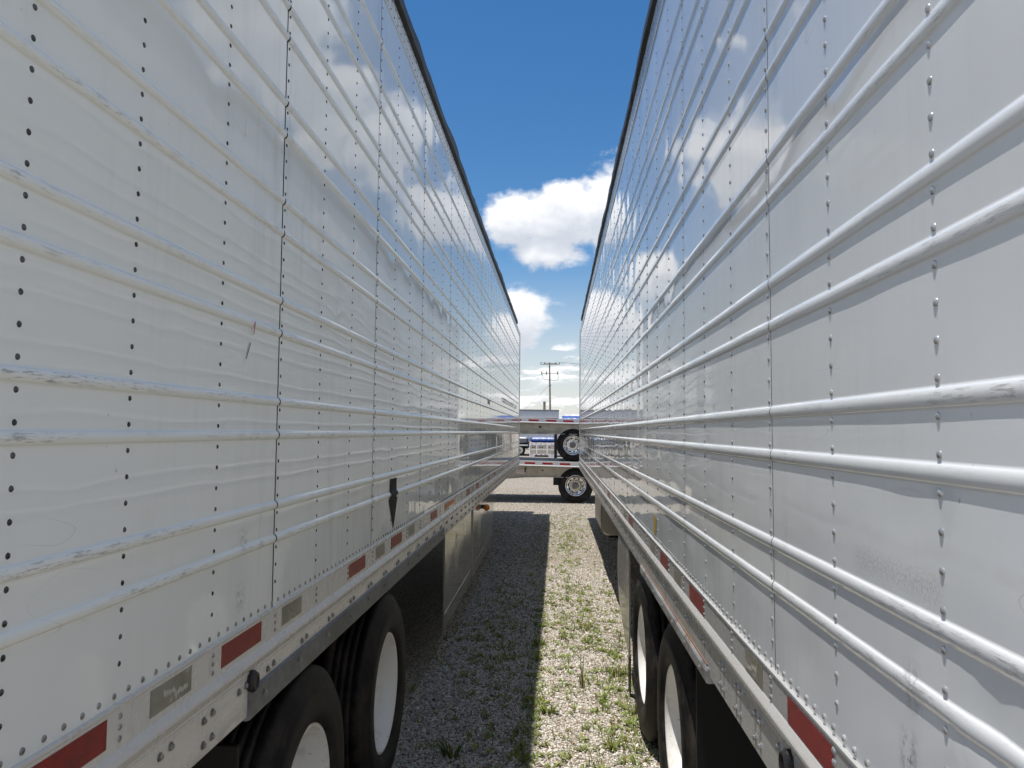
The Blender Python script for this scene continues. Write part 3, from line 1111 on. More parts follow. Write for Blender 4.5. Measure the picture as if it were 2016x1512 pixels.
    for ro_, oo in ((1.0, 0.006), (1.0, 0.018), (0.8, 0.026), (0.55, 0.022)):
        rows.append([loc(oo, yo + 0.024 * ro_ * cos(t), zo + 0.030 * ro_ * sin(t)) for t in np.linspace(0, 2 * pi, 20, endpoint=False)])
    b = MB().quadstrip(rows, close=True)
    b.poly(rows[-1])
    b.build('oval_lamp_grommet', 'grommet_black', root, flip=(s < 0), smooth=False)

    # running gear
    yw = (2.74, 4.01) if L else (3.58, 4.83)
    rz = 0.0 if L else pi
    for y in yw:
        wheel(root, loc(-0.004, y, 0.492), rz, 'white', rng.uniform(0, 6))
        wheel(root, loc(-0.34, y, 0.492), rz, 'bare')
        wheel(root, loc(-W + 0.004, y, 0.492), rz + pi, 'white')
        wheel(root, loc(-W + 0.34, y, 0.492), rz + pi, 'bare')
        MB().tube([loc(-0.3, y, 0.492), loc(-W + 0.3, y, 0.492)], 0.065, 12).build('axle', 'underframe', root, flip=(s < 0))
        for xo in (-0.52, -W + 0.52):
            MB().lathe_x([(-0.06, 0.0001), (-0.06, 0.2), (0.06, 0.2), (0.06, 0.0001)], 24).build('brake_drum', 'underframe', root, loc=loc(xo, y, 0.492))
    for xo in (-0.68, -W + 0.68):
        MB().box(*sorted((s * (xo - 0.06), s * (xo + 0.06))), yw[0] - 0.9 - Y0, yw[1] + 1.0 - Y0, 0.82, 1.10).build('slider_beam', 'underframe', root)
    for xo in (-0.02, -W + 0.64):
        b = MB()
        b.box(*sorted((s * xo, s * (xo - 0.60))), yw[0] - 0.64 - Y0, yw[0] - 0.62 - Y0, 0.22, 0.98)
        b.build('mud_flap', 'flap_black', root)
    for k in range(0, 50):
        y = Y0 + 0.3 + k * 0.305
        MB().box(*sorted((s * -0.062, s * -(W - 0.062))), y - Y0, y + 0.05 - Y0, 1.075, 1.158).build('crossmember', 'underframe', root)
    # landing legs
    for xo in (-0.55, -W + 0.55):
        b = MB().box(*sorted((s * (xo - 0.06), s * (xo + 0.06))), 13.6 - Y0, 13.72 - Y0, 0.12, 1.08)
        lg_ = b.build('landing_leg', 'underframe', root)
        MB().bevbox(*sorted((s * (xo - 0.13), s * (xo + 0.13))), 13.53 - Y0, 13.79 - Y0, 0.01, 0.12, 0.02).build('foot', 'underframe', lg_)
    # rear impact guard
    MB().box(*sorted((s * -0.25, s * -(W - 0.25))), 0.02, 0.12, 0.45, 0.55).build('impact_guard', 'underframe', root)
    for xo in (-0.7, -W + 0.7):
        MB().box(*sorted((s * (xo - 0.05), s * (xo + 0.05))), 0.03, 0.11, 0.55, 1.08).build('guard_upright', 'underframe', root)

    # side skirts
    def skirt(y0, y1, o0, o1, z0a, z0b, zt, name='skirt_panel', material='skirt'):
        b = MB()
        nn = 10
        rows_o, rows_i = [], []
        zsk = [0.0, 0.16, 0.165, 0.175, 0.18, 0.6, 1.0]
        for i in range(nn + 1):
            t = i / nn
            y = y0 + (y1 - y0) * t
            o_ = o0 + (o1 - o0) * t
            zb = z0a + (z0b - z0a) * t
            pts = []
            for q in zsk:
                ex = 0.0025 if 0.162 < q < 0.178 else 0.0
                pts.append((o_ + ex, y, zb + (zt - zb) * q))
            rows_o.append(pts)
        b.quadstrip([[loc(*p) for p in r] for r in rows_o])
        b.quadstrip([list(reversed([loc(p[0] - 0.012, p[1], p[2]) for p in r])) for r in rows_o])
        e0, e1 = rows_o[0], rows_o[-1]
        b.quadstrip([[loc(p[0] - 0.012, p[1], p[2]) for p in e0], [loc(*p) for p in e0]])
        b.quadstrip([[loc(*p) for p in e1], [loc(p[0] - 0.012, p[1], p[2]) for p in e1]])
        bot_o = [loc(*r[0]) for r in rows_o]
        bot_i = [loc(r[0][0] - 0.012, r[0][1], r[0][2]) for r in rows_o]
        b.quadstrip([bot_o, bot_i])
        return b.build(name, material, root, flip=(s < 0))
    if L:
        sk = skirt(5.88, 7.80, -0.004, -0.012, 0.325, 0.335, 1.056)
        MB().box(*sorted((s * 0.0, s * -0.02)), 7.800 - Y0, 7.826 - Y0, 0.335, 1.052).build('joint_strip', 'skirt_trim', sk)
        skirt(7.83, 9.12, -0.014, -0.024, 0.335, 0.335, 1.056)
        last = skirt(9.15, 11.3, -0.028, -0.085, 0.335, 0.36, 1.056)
        # chip in the paint
        MB().poly([loc(0.0015, 6.60, 0.83), loc(0.0015, 6.64, 0.86), loc(0.0015, 6.62, 0.91), loc(0.0015, 6.65, 0.93), loc(0.0015, 6.60, 0.98), loc(0.0015, 6.58, 0.92), loc(0.0015, 6.60, 0.89)]).build('paint_chip', 'tape_white', sk)
        # amber side marker on a bracket
        br = MB().bevbox(*sorted((s * -0.03, s * 0.05)), 8.93 - Y0, 8.99 - Y0, 0.945, 0.99, 0.008).build('marker_lamp', 'underframe', root)
        rows = []
        for rr_, oo in ((0.022, 0.0), (0.038, 0.014), (0.038, 0.026), (0.026, 0.040), (0.001, 0.044)):
            rows.append([(0.052 - 0.0 + s * (-0.02) + rr_ * cos(t), 8.93 - Y0 - oo, 0.962 + rr_ * sin(t)) for t in np.linspace(0, 2 * pi, 16, endpoint=False)])
        MB().quadstrip(rows, close=True).build('amber_lens', 'amber', br, smooth=True)
        # skirt on the far side keeps the underside dark
        b = MB().box(*sorted((s * -(W - 0.015), s * -W)), 5.9 - Y0, 12.8 - Y0, 0.33, 1.06)
        b.build('skirt_panel', 'skirt', root)
    else:
        # short, bent stub of skirt in front of the wheels
        def stub(pts_fn, name, material):
            b = MB()
            rows = []
            for i in range(9):
                t = i / 8
                rows.append([loc(*pts_fn(t, u)) for u in np.linspace(0, 1, 7)])
            b.quadstrip(rows)
            b.quadstrip([list(reversed([(p[0] + 0.01, p[1], p[2]) for p in r])) for r in rows])
            b.quadstrip([[(p[0] + 0.01, p[1], p[2]) for p in rows[0]], rows[0]])
            return b.build(name, material, root, flip=True)
        stub(lambda t, u: (-0.006 + 0.03 * t * sin(pi * u), 5.44 + 0.90 * t * (0.35 + 0.65 * u), 1.05 - (1 - u) * (0.76 - 0.05 * t)), 'skirt_panel', 'skirt')
        stub(lambda t, u: (-0.010, 5.45 + 0.10 * t, 0.30 - (1 - u) * 0.26), 'skirt_flap', 'roof_black')
        # fuel tank slung under the frame
        prof = []
        cx, cz, hx, hz, rr_ = -0.30, 0.82, 0.255, 0.235, 0.10
        for qx, qz, a0 in ((1, 1, 0), (-1, 1, pi / 2), (-1, -1, pi), (1, -1, 3 * pi / 2)):
            for k in range(6):
                a = a0 + k / 5 * pi / 2
                prof.append((cx + qx * (hx - rr_) + rr_ * cos(a), cz + qz * (hz - rr_) + rr_ * sin(a)))
        b = MB()
        r0 = [loc(cx + (p[0] - cx) * 0.93, 9.47, cz + (p[1] - cz) * 0.93) for p in prof]
        r1 = [loc(p[0], 9.50, p[1]) for p in prof]
        r2_ = [loc(p[0], 10.9, p[1]) for p in prof]
        b.quadstrip([r0, r1, r2_], close=True)
        b.poly(list(reversed(r0)))
        b.poly(r2_)
        b.build('fuel_tank', 'tank_alu', root, flip=False)
        b = MB().box(*sorted((s * -(W - 0.015), s * -W)), 5.9 - Y0, 12.8 - Y0, 0.33, 1.06)
        b.build('skirt_panel', 'skirt', root)

    # marks on the skin
    def decal(pts, name, material, off=0.0022, parent=root):
        b = MB()
        b.poly([loc(off + (q[2] if len(q) > 2 else 0), q[0], q[1]) for q in pts])
        return b.build(name, material, parent, flip=(s > 0))

    if L:
        ya, yb = 3.868, 4.030
        b = MB()
        # shaft follows the skin and the rib it crosses
        zl = [1.592] + [1.62 - 0.02 * 0 + 0 for _ in ()] + list(np.linspace(1.59, 1.540, 3))
        prof = [(0.0022, 1.5955), (0.0022, 1.5400)]
        ribz = rib0 - 0.0505
        prof = [(0.0022, 1.600), (0.0022, ribz + HW * 1.35)] + [(0.0022 + RH * (1 - t * t) ** 0.62 + 0.0006, ribz + t * HW * 1.06) for t in (0.98, 0.9, 0.75, 0.5, 0.2, -0.2, -0.5, -0.75, -0.9, -0.98)] + [(0.0022, ribz - HW * 1.35), (0.0022, 1.497)]
        b.quadstrip([[loc(o_, ya, z_) for o_, z_ in prof], [loc(o_, yb, z_) for o_, z_ in prof]])
        b.poly([loc(0.0022, 3.845, 1.497), loc(0.0022, 4.060, 1.497), loc(0.0022, 3.965, 1.336)])
        b.build('arrow_decal', 'print_black', root, flip=True)
        decal([(5.78, 1.292, 0.0065), (6.28, 1.292, 0.0065), (6.28, 1.262, 0.0065), (5.78, 1.262, 0.0065)], 'label_sticker', 'sticker_orange')
        # pen scribble over a rib
        decal([(2.064, 2.150), (2.074, 2.150), (2.064, 2.112), (2.058, 2.112)], 'pen_mark', 'print_pink', 0.0095)
        decal([(2.055, 2.09), (2.060, 2.09), (2.030, 2.040), (2.027, 2.041)], 'pen_mark', 'print_black', 0.003)
        # row of small dark lettering far along the wall
        y = 11.6
        r3 = random.Random(9)
        b = MB()
        while y < 15.7:
            w_ = r3.uniform(0.10, 0.18)
            for (za, zb, ya_, yb_) in ((2.30, 2.37, 0, 0.3), (2.35, 2.37, 0.3, 1.0), (2.30, 2.32, 0.3, 0.9)):
                if r3.random() < 0.8:
                    b.poly([loc(0.002, y + w_ * ya_, za), loc(0.002, y + w_ * yb_, za), loc(0.002, y + w_ * yb_, zb), loc(0.002, y + w_ * ya_, zb)])
            y += w_ + 0.06
        b.build('lettering', 'far_trim', root, flip=True)
        decal([(9.27, 2.18), (9.55, 2.18), (9.55, 2.25), (9.27, 2.25)], 'number_decal', 'far_trim')
    else:
        decal([(3.92, 1.335), (4.01, 1.335), (4.01, 1.425), (3.92, 1.425)], 'warning_sticker', 'sticker_yellow')
    return root


left_trailer = reefer(+1)
right_trailer = reefer(-1)

# ------------------------------------------------------------------ stacked step-deck flatbeds across the end of the lane


def flatbed(label, loc, tilt, wx, deck_z, rail_h, beam_z, reds, wheel_z, extra):
    root = thing('flatbed_trailer', label, 'trailer', loc, 0.0, 'flatbed trailers stacked across the end of the lane')
    root.rotation_euler = (0, tilt, 0)
    x0, x1 = -6.5, 4.2
    dep = 2.5
    # deck with planks
    np_ = 8
    for k in range(np_):
        y0 = 0.03 + k * (dep - 0.06) / np_
        MB().box(x0, x1, y0 + 0.004, y0 + (dep - 0.06) / np_ - 0.004, deck_z - 0.06, deck_z - 0.006).build('deck_plank', 'deck_dark', root)
    for y0 in (0.0, dep - 0.03):
        b = MB()
        pr = [(0.0, deck_z - rail_h), (-0.012, deck_z - rail_h + 0.004), (-0.012, deck_z - rail_h + 0.018), (-0.004, deck_z - rail_h + 0.024), (-0.004, deck_z - 0.02), (-0.012, deck_z - 0.016), (-0.012, deck_z), (0.03, deck_z), (0.03, deck_z - rail_h)]
        r0 = [(x0, y0 + q[0], q[1]) for q in pr]
        r1 = [(x1, y0 + q[0], q[1]) for q in pr]
        b.quadstrip([r0, r1], close=True)
        b.poly(r0)
        b.poly(list(reversed(r1)))
        b.build('side_rail', 'deck_alu', root, flip=True)
    for xa in reds:
        MB().box(xa, xa + 0.268, -0.0062, -0.0040, deck_z - rail_h * 0.66, deck_z - rail_h * 0.30).build('reflective_tape', 'tape_red_bright', root)
    # main beams: the web deepens towards the neck
    bt = deck_z - rail_h + 0.002
    for y0 in (0.16, dep - 0.22):
        b = MB()
        pts = []
        for x, z in beam_z:
            pts.append((x, z))
        web = [(pts[0][0], bt)] + [(pts[-1][0], bt)] + list(reversed(pts))
        f0 = [(x, y0, z) for x, z in web]
        f1 = [(x, y0 + 0.02, z) for x, z in web]
        b.poly(f0 if True else f0)
        b.poly(list(reversed(f1)))
        web_o = b.build('main_beam', 'beam_alu', root)
        # flange along the bottom
        fb = MB()
        rows = []
        for x, z in pts:
            rows.append([(x, y0 - 0.055, z - 0.016), (x, y0 - 0.055, z), (x, y0 + 0.075, z), (x, y0 + 0.075, z - 0.016)])
        fb.quadstrip(rows, close=True)
        fb.build('flange', 'beam_alu', web_o)
    for k in range(18):
        x = -6.2 + k * 0.58
        MB().box(x, x + 0.05, 0.05, dep - 0.05, deck_z - 0.155, deck_z - 0.062).build('crossmember', 'beam_alu', root)
    for y0, rz, ys in ((0.10, -pi / 2, 1), (dep - 0.10, pi / 2, -1)):
        for k in range(2):
            wheel(root, (wx + 1.26 * k, y0 if ys > 0 else y0, wheel_z), rz, 'alu', 0.2)
    for k in range(2):
        MB().tube([(wx + 1.26 * k, 0.3, wheel_z), (wx + 1.26 * k, dep - 0.3, wheel_z)], 0.06, 10).build('axle', 'underframe', root)
    extra(root)
    return root


SC = 0.915


def scale_wheels(root, k):
    for o in root.children:
        if o.name.startswith('wheel'):
            o.scale = (k, k, k)


def lower_extra(root):
    MB().bevbox(-0.12, 0.02, 0.12, 0.5, 0.45, 0.655, 0.01).build('air_tank_bracket', 'underframe', root)
    MB().box(-1.10, -0.88, 0.1565, 0.159, 0.72, 0.80).build('label_sticker', 'tape_white', root)
    MB().box(-1.08, -0.90, 0.1535, 0.156, 0.752, 0.772).build('label_print', 'sticker_orange', root)
    for x, z in ((-0.86, 0.83), (-0.845, 0.87), (-0.86, 0.78), (-0.40, 0.82)):
        MB().box(x - 0.018, x + 0.018, 0.150, 0.1585, z - 0.018, z + 0.018).build('bolt_hole', 'hole_black', root)


def upper_extra(root):
    MB().box(-0.53, -0.47, 0.150, 0.1585, 1.91, 1.96).build('bolt_hole', 'hole_black', root)


TILT = R_(1.1)
fl = flatbed('lower silver step-deck flatbed on the ground, carrying another flatbed', (0, 19.85, 0.012), TILT, 0.465, 1.07, 0.135,
             [(-6.5, 0.52), (-2.2, 0.53), (-1.3, 0.595), (-0.85, 0.640), (-0.3, 0.662), (0.0, 0.665), (1.2, 0.67), (4.0, 0.67)],
             [-4.09 + 0.4572 * k for k in range(1, 16) if k not in ()][:0] + [-2.70, -2.24, -1.78, -1.325, -0.868, -0.413, 0.040, 1.4, 1.86], 0.455, lower_extra)
scale_wheels(fl, SC)
fu = flatbed('upper silver step-deck flatbed stacked on top of the lower flatbed', (0, 19.90, 0.03), TILT, 0.37, 2.16, 0.125,
             [(-6.5, 1.72), (-1.5, 1.745), (-0.8, 1.755), (0.0, 1.77), (1.2, 1.78), (4.0, 1.78)],
             [-2.65, -2.18, -1.72, -1.26, -0.80, -0.345, 0.10, 1.4, 1.86], 1.48, upper_extra)
scale_wheels(fu, 0.86)

# ------------------------------------------------------------------ things beyond the flatbeds
tp = thing('tarped_load', 'blue tarp bundle lying behind the upper flatbed deck, beside the right trailer', 'tarp', (1.45, 36.0, 0.0))
rows = []
for i in range(13):
    x = -1.25 + i * 0.085
    h = 0.30 + 0.008 * sin(i * 1.9)
    rows.append([(x, -0.5, 2.25), (x, -0.46, 2.25 + h * 0.7), (x, -0.2, 2.28 + h), (x, 0.3, 2.30 + h), (x, 0.5, 2.25 + h * 0.6), (x, 0.52, 2.25)])
tb = MB().quadstrip(rows)
tb.poly(list(reversed(rows[0])))
tb.poly(rows[-1])
tb.build('tarp', 'tarp_blue', tp, smooth=True, flip=True)
MB().box(-1.25, -0.22, -0.48, 0.48, 2.05, 2.248).build('pallet_load', 'deck_dark', tp)
for x in (-0.95, -0.5):
    MB().box(x, x + 0.12, -0.4, 0.4, 0.0, 2.05).build('support_stand', 'underframe', tp)

dk = thing('parked_deck', 'far dark-sided flatbed deck showing as thin white-topped strip above the upper flatbed', 'trailer', (-1.5, 39.0, 0.0))
MB().bevbox(-1.2, 1.50, 0.0, 2.4, 2.38, 2.56, 0.01).build('side_beam', 'maroon', dk)
MB().box(-1.2, 1.50, 0.0, 2.4, 2.562, 2.60).build('deck', 'deck_alu', dk)
MB().bevbox(1.51, 1.75, 0.1, 2.3, 2.36, 2.52, 0.04).build('end_bolster', 'deck_alu', dk)
for x in (-1.1, 1.32):
    for y in (0.2, 2.0):
        MB().box(x, x + 0.15, y, y + 0.15, 0.0, 2.378).build('support_leg', 'underframe', dk)

# aluminium tail of another step-deck seen between the two stacked decks
rt = thing('flatbed_tail', 'aluminium tail end of a distant flatbed under a blue tarp, between the stacked decks', 'trailer', (-2.08, 56.0, 0.0))
w0, w1 = 0.0, 2.55
MB().bevbox(w0 + 0.03, w1 - 0.55, 0.2, 3.6, 1.05, 1.42, 0.12).build('tarp', 'tarp_blue', rt, smooth=False)
MB().box(w0 + 0.02, w1 - 0.5, 0.0, 0.06, 0.86, 1.03).build('top_rail', 'deck_alu', rt)
MB().box(w0, w1, 0.02, 0.08, 0.56, 0.84).build('rear_plate', 'beam_alu', rt)
MB().box(w0, w1, -0.02, 0.05, 0.50, 0.555).build('cross_rail', 'deck_alu', rt)
MB().box(w0, w1, 0.02, 0.08, 0.22, 0.498).build('plate', 'beam_alu', rt)
MB().box(w0, w1, -0.03, 0.05, 0.13, 0.215).build('bumper', 'deck_alu', rt)
for x in (0.0, 0.52, 1.28, 1.95, 2.46):
    MB().box(x, x + 0.075, -0.035, 0.019, 0.216, 0.859).build('upright', 'deck_alu', rt)
for x in (0.12, 0.45, 0.80, 1.13, 1.6):
    MB().box(x, x + 0.14, -0.004, -0.001, 0.925, 0.965).build('reflective_tape', 'tape_red_bright', rt)
    MB().box(x, x + 0.14, -0.035, -0.032, 0.155, 0.195).build('reflective_tape', 'tape_red_bright', rt)
for x in (0.22, 0.36, 0.75, 0.92, 1.45):
    MB().box(x, x + 0.09, 0.0, 0.019, 0.66, 0.75).build('tail_lamp', 'maroon', rt)
MB().box(0.02, 0.40, 0.0, 0.1, 0.0, 0.125).build('mud_flap', 'deck_alu', rt)
MB().box(1.42, 1.85, 0.0, 0.1, 0.0, 0.125).build('mud_flap', 'deck_alu', rt)
MB().box(w0 + 0.05, w1 - 0.05, 0.09, 9.0, 0.5, 0.8).build('frame', 'underframe', rt)

tk = thing('parked_truck', 'dark grey truck with white running board, left of the distant flatbed tail', 'truck', (-4.6, 58.0, 0.0))
MB().bevbox(0.0, 2.35, 0.0, 5.5, 0.98, 1.42, 0.10).build('body', 'cab_paint', tk)
MB().bevbox(-1.8, 0.9, 0.3, 5.0, 1.42, 2.4, 0.2).build('cab', 'cab_paint', tk)
MB().box(0.0, 2.35, -0.03, 0.4, 0.76, 0.86).build('running_board', 'deck_alu', tk)
MB().box(0.0, 2.3, 0.2, 5.2, 0.55, 0.97).build('chassis', 'underframe', tk)
for x in (1.72, -0.6):
    w = wheel(tk, (x, 0.0, 0.42), -pi / 2, 'white')
    w.scale = (0.85, 0.85, 0.85)

vt = thing('van_trailer', 'distant grey box trailer behind the stacked flatbeds, below the utility pole', 'trailer', (-7.8, 78.0, 0.0))
vt.rotation_euler = (0, 0, R_(8.0))
for k in range(8):
    MB().box(-6.0 + k * 1.75 + 0.006, -6.0 + (k + 1) * 1.75 - 0.006, 0.0, 0.012, 1.15, 3.92).build('side_panel', 'far_skin', vt)
MB().box(-6.0, 8.0, 0.013, 2.58, 1.12, 3.95).build('body', 'far_skin', vt)
MB().box(-6.02, 8.02, -0.015, 2.6, 3.951, 4.12).build('roof_rail', 'far_trim', vt)
MB().box(-6.02, 8.02, -0.015, 2.6, 0.98, 1.118).build('bottom_rail', 'far_trim', vt)
for x in (-4.8, -3.5):
    wheel(vt, (x, 0.02, 0.49), -pi / 2, 'white')
MB().box(5.6, 5.75, 0.4, 0.6, 0.0, 0.98).build('landing_leg', 'underframe', vt)

up_ = thing('utility_pole', 'tall wooden utility pole with crossarms and insulators against the clouds', 'utility pole', (-1.02, 100.0, 0.0))
pl = MB().tube([(0, 0, 0), (0.01, 0, 5.0), (-0.10, 0, 10.95)], [0.135, 0.125, 0.09], 10).build('pole', 'pole_wood', up_, smooth=True)
MB().box(-1.30, 1.26, -0.16, -0.04, 10.65, 10.72).build('crossarm', 'pole_wood', up_)
MB().box(-0.9, 0.9, 0.12, 0.24, 10.70, 10.82).build('crossarm', 'pole_wood', up_)
MB().box(-1.12, 1.12, -0.20, -0.11, 9.46, 9.53).build('crossarm', 'pole_wood', up_)
for x in (-1.24, -0.75, 0.7, 1.2):
    MB().tube([(x, -0.1, 10.76), (x, -0.1, 10.98)], [0.06, 0.04], 8).build('insulator', 'insulator', up_)
for x in (-1.12, -0.48, 0.98):
    MB().tube([(x, -0.15, 9.28), (x, -0.15, 9.36), (x, -0.15, 9.42), (x, -0.15, 9.62), (x, -0.15, 9.68), (x, -0.15, 9.76)], [0.04, 0.085, 0.06, 0.06, 0.09, 0.05], 8).build('insulator', 'insulator', up_)
MB().tube([(-1.0, -0.15, 9.3), (-0.98, -0.15, 8.85), (-0.70, -0.15, 8.66), (0, -0.15, 8.62), (0.6, -0.15, 8.56), (1.0, -0.15, 8.64), (1.10, -0.15, 8.95), (1.08, -0.15, 9.3)], 0.022, 6).build('jumper_cable', 'wire', up_)
MB().tube([(-0.08, 0.0, 8.0), (-8.0, 0.0, 0.0)], 0.012, 5).build('guy_wire', 'wire', up_)
MB().bevbox(-0.18, 0.12, -0.30, -0.16, 7.78, 8.05, 0.03).build('bracket', 'far_trim', up_)
for k, (dx_, dz_) in enumerate(((-1.24, 10.98), (1.2, 10.98), (0.7, 10.98))):
    pts = []
    for i in range(13):
        t = i / 12
        pts.append((-1.02 + dx_ + 60 * t, 99.9 + 20 * t, dz_ - 4 * 0.9 * t * (1 - t)))
    pw = MB().tube(pts, 0.011, 5).build('power_line', 'wire')
    tag(pw, ['thin power line from the left end of the pole crossarm', 'thin power line from the right end of the pole crossarm', 'thin power line from the inner right insulator of the pole'][k], 'power line', 'power lines on the utility pole')

sp = thing('short_post', 'short weathered post standing left of the utility pole', 'post', (-1.62, 92.0, 0.0))
MB().tube([(0, 0, 0), (0, 0, 3.0), (0, 0, 5.35)], [0.17, 0.16, 0.15], 10).build('post', 'pole_wood', sp, smooth=True)
MB().tube([(0, 0, 5.352), (0, 0, 5.44), (0, 0, 5.50)], [0.19, 0.18, 0.05], 10).build('cap', 'far_trim', sp)

# ------------------------------------------------------------------ weeds


def blades(n, spread, h0, h1, width, seed, green=(0.10, 0.16, 0.028), droop=0.5, flat=0.0):
    r = random.Random(seed)
    V, Fq, C = [], [], []
    for _ in range(n):
        a = r.uniform(0, 2 * pi)
        rad = spread * sqrt(r.random())
        bx, by = rad * cos(a) * 0.5, rad * sin(a) * 0.5
        h = r.uniform(h0, h1)
        lean = r.uniform(0.1, 1.0) * droop + flat
        da = a + r.uniform(-0.7, 0.7)
        w = width * r.uniform(0.6, 1.2)
        px, py = -sin(da) * w / 2, cos(da) * w / 2
        base = len(V)
        for t, ww in ((0.0, 0.55), (0.35, 1.0), (0.7, 0.8), (1.0, 0.08)):
            ox = cos(da) * h * lean * t ** 1.5
            oy = sin(da) * h * lean * t ** 1.5
            oz = h * (t - 0.35 * lean * t * t)
            V += [(bx + ox - px * ww, by + oy - py * ww, oz), (bx + ox + px * ww, by + oy + py * ww, oz)]
        for k in range(3):
            Fq.append((base + 2 * k, base + 2 * k + 1, base + 2 * k + 3, base + 2 * k + 2))
        k = r.uniform(0.6, 1.35)
        yl = r.random()
        c = (green[0] * k * (1 + 0.35 * yl), green[1] * k, green[2] * k, 1.0)
        if r.random() < 0.07:
            c = (0.24 * k, 0.17 * k, 0.07 * k, 1.0)
        C += [c] * 8
    return np.array(V), np.array(Fq), np.array(C)


SPREAD = []
r = random.Random(21)
# clumps follow the strips where weeds come through: lane middle, shadow edge, along the tyres
clusters = [(0.08, 10.5, 0.16, 3.0, 90), (0.18, 8.1, 0.13, 0.8, 48), (0.26, 7.3, 0.12, 0.4, 34), (0.50, 5.9, 0.12, 0.9, 70), (0.48, 4.7, 0.12, 0.5, 40), (-0.16, 6.6, 0.05, 1.5, 55), (-0.17, 4.9, 0.05, 0.5, 34),
            (-0.55, 7.2, 0.16, 1.4, 60), (-0.62, 6.2, 0.14, 0.8, 34), (-0.60, 9.5, 0.22, 2.2, 60), (0.12, 14.2, 0.32, 1.6, 80), (0.30, 12.6, 0.2, 1.0, 35), (0.10, 5.6, 0.25, 1.2, 40), (0.3, 6.5, 0.25, 1.5, 50),
            (-0.1, 15.6, 0.6, 0.8, 40), (0.02, 8.6, 0.3, 2.0, 40), (0.25, 4.6, 0.2, 0.5, 24), (-0.42, 4.8, 0.3, 0.9, 36), (0.55, 8.5, 0.1, 1.2, 24)]
AV, AF, AC = [], [], []
base = 0
for (cx, cy, sx, sy, n) in clusters:
    for i in range(int(n * 1.7)):
        x = r.gauss(cx, sx)
        y = r.gauss(cy, sy)
        if y < 3.9 or x > 0.72 or x < -1.1:
            continue
        k = r.uniform(0.5, 1.15)
        kind = r.random()
        if kind < 0.6:
            V, Fq, C = blades(r.randint(4, 9), 0.05 * k, 0.02 * k, 0.065 * k, 0.008, r.random(), (0.165, 0.255, 0.05), 0.9, 0.25)
        else:
            V, Fq, C = blades(r.randint(7, 14), 0.06 * k, 0.015 * k, 0.04 * k, 0.013, r.random(), (0.20, 0.28, 0.06), 0.9, 0.7)
        AV.append(V + np.array([x, y, 0.004]))
        AF.append(Fq + base)
        AC.append(C)
        base += len(V)
wd = obj('weed_cover', fast_mesh('weed_cover', np.concatenate(AV), np.concatenate(AF), 'leaf', False, {'tone': ('FLOAT_COLOR', np.concatenate(AC))}))
wd['kind'] = 'stuff'
tag(wd, 'sparse low green weeds sprouting through the gravel lane', 'weeds')

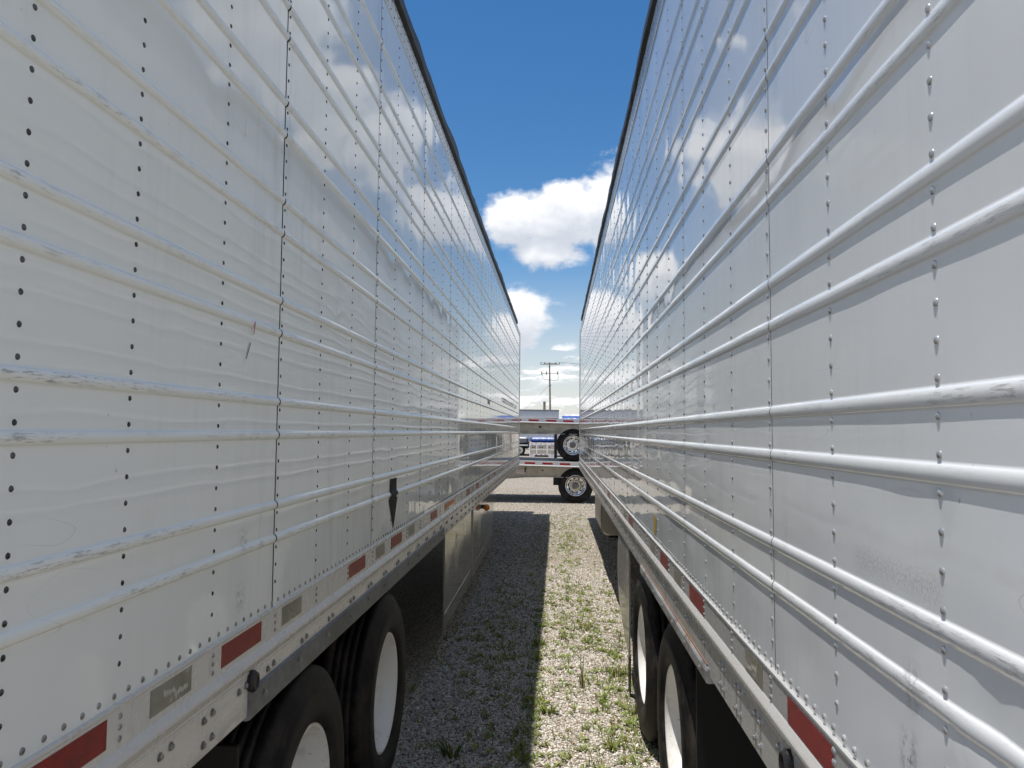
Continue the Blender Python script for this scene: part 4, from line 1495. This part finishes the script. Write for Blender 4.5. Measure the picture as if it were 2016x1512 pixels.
plants = [
    ((-0.05, 5.14), 34, 0.09, 0.03, 0.085, 0.014, 0.8, 'small bushy green weed alone on sunlit gravel near the bottom of the lane', (0.17, 0.24, 0.05)),
    ((0.46, 5.95), 46, 0.16, 0.04, 0.13, 0.010, 0.7, 'large spiky grass tuft against the right trailer front tyre', (0.17, 0.23, 0.05)),
    ((0.26, 7.35), 40, 0.18, 0.03, 0.10, 0.010, 0.8, 'spreading yellow-green weed patch in the middle of the sunlit lane', (0.23, 0.26, 0.05)),
    ((0.33, 4.62), 30, 0.11, 0.03, 0.07, 0.011, 0.8, 'low pale green weed near the bottom edge beside the right tyres', (0.19, 0.24, 0.05)),
    ((-0.60, 4.42), 26, 0.09, 0.05, 0.12, 0.016, 0.6, 'broad-leaved dark weed in shade beside the left trailer tyre', (0.07, 0.14, 0.03)),
    ((-0.14, 6.72), 30, 0.10, 0.03, 0.09, 0.012, 0.8, 'green weed straddling the shadow edge in the lane', (0.12, 0.20, 0.03)),
    ((0.06, 6.95), 20, 0.08, 0.02, 0.06, 0.011, 0.8, 'little flat weed rosette left of the tall reddish stalk', (0.14, 0.19, 0.03)),
]
for (x, y), n, spd, h0, h1, wdt, dr, lab, gr in plants:
    V, Fq, C = blades(n, spd, h0, h1, wdt, x * 7 + y, gr, dr, 0.15)
    p = thing('weed_plant', lab, 'weed', (x, y, 0.006), 0.0, 'weeds growing in the gravel lane')
    obj('leaves', fast_mesh('leaves', V, Fq, 'leaf', False, {'tone': ('FLOAT_COLOR', C)}), p)
# tall grass stalk
p = thing('weed_plant', 'tall upright grass stalk with reddish base in the sunlit lane', 'weed', (0.185, 5.66, 0.004), 0.0, 'weeds growing in the gravel lane')
V, Fq, C = blades(12, 0.05, 0.05, 0.13, 0.008, 77, (0.13, 0.17, 0.04), 0.45)
obj('leaves', fast_mesh('leaves', V, Fq, 'leaf', False, {'tone': ('FLOAT_COLOR', C)}), p)


def stalk_fn(nt, q):
    z = nt.sep(objco(nt))[2]
    nt.put(q.inputs['Base Color'], nt.mix(nt.rng(z, 0.05, 0.13), (0.23, 0.075, 0.05), (0.13, 0.17, 0.04)))


mat('stalk', rough=0.6, fn=stalk_fn)
for pts in ([(0, 0, 0), (-0.004, 0.0, 0.10), (-0.018, 0.01, 0.27)], [(0.004, 0.0, 0.02), (0.006, 0, 0.14), (0.012, 0.0, 0.24)]):
    MB().tube(pts, [0.0045, 0.0035, 0.0012], 6).build('stem', 'stalk', p, smooth=True)
# wisps of tall grass by the right tyre
for i, (x, y, lab) in enumerate(((0.53, 6.6, 'thin tall grass wisp leaning on the right trailer tyre'), (0.52, 5.1, 'straggly thin grass wisp at the foot of the right trailer rear tyre'))):
    p = thing('weed_plant', lab, 'weed', (x, y, 0.004), 0.0, 'weeds growing in the gravel lane')
    V, Fq, C = blades(16, 0.10, 0.10, 0.24, 0.005, 90 + i, (0.13, 0.17, 0.04), 0.45)
    obj('leaves', fast_mesh('leaves', V, Fq, 'leaf', False, {'tone': ('FLOAT_COLOR', C)}), p)
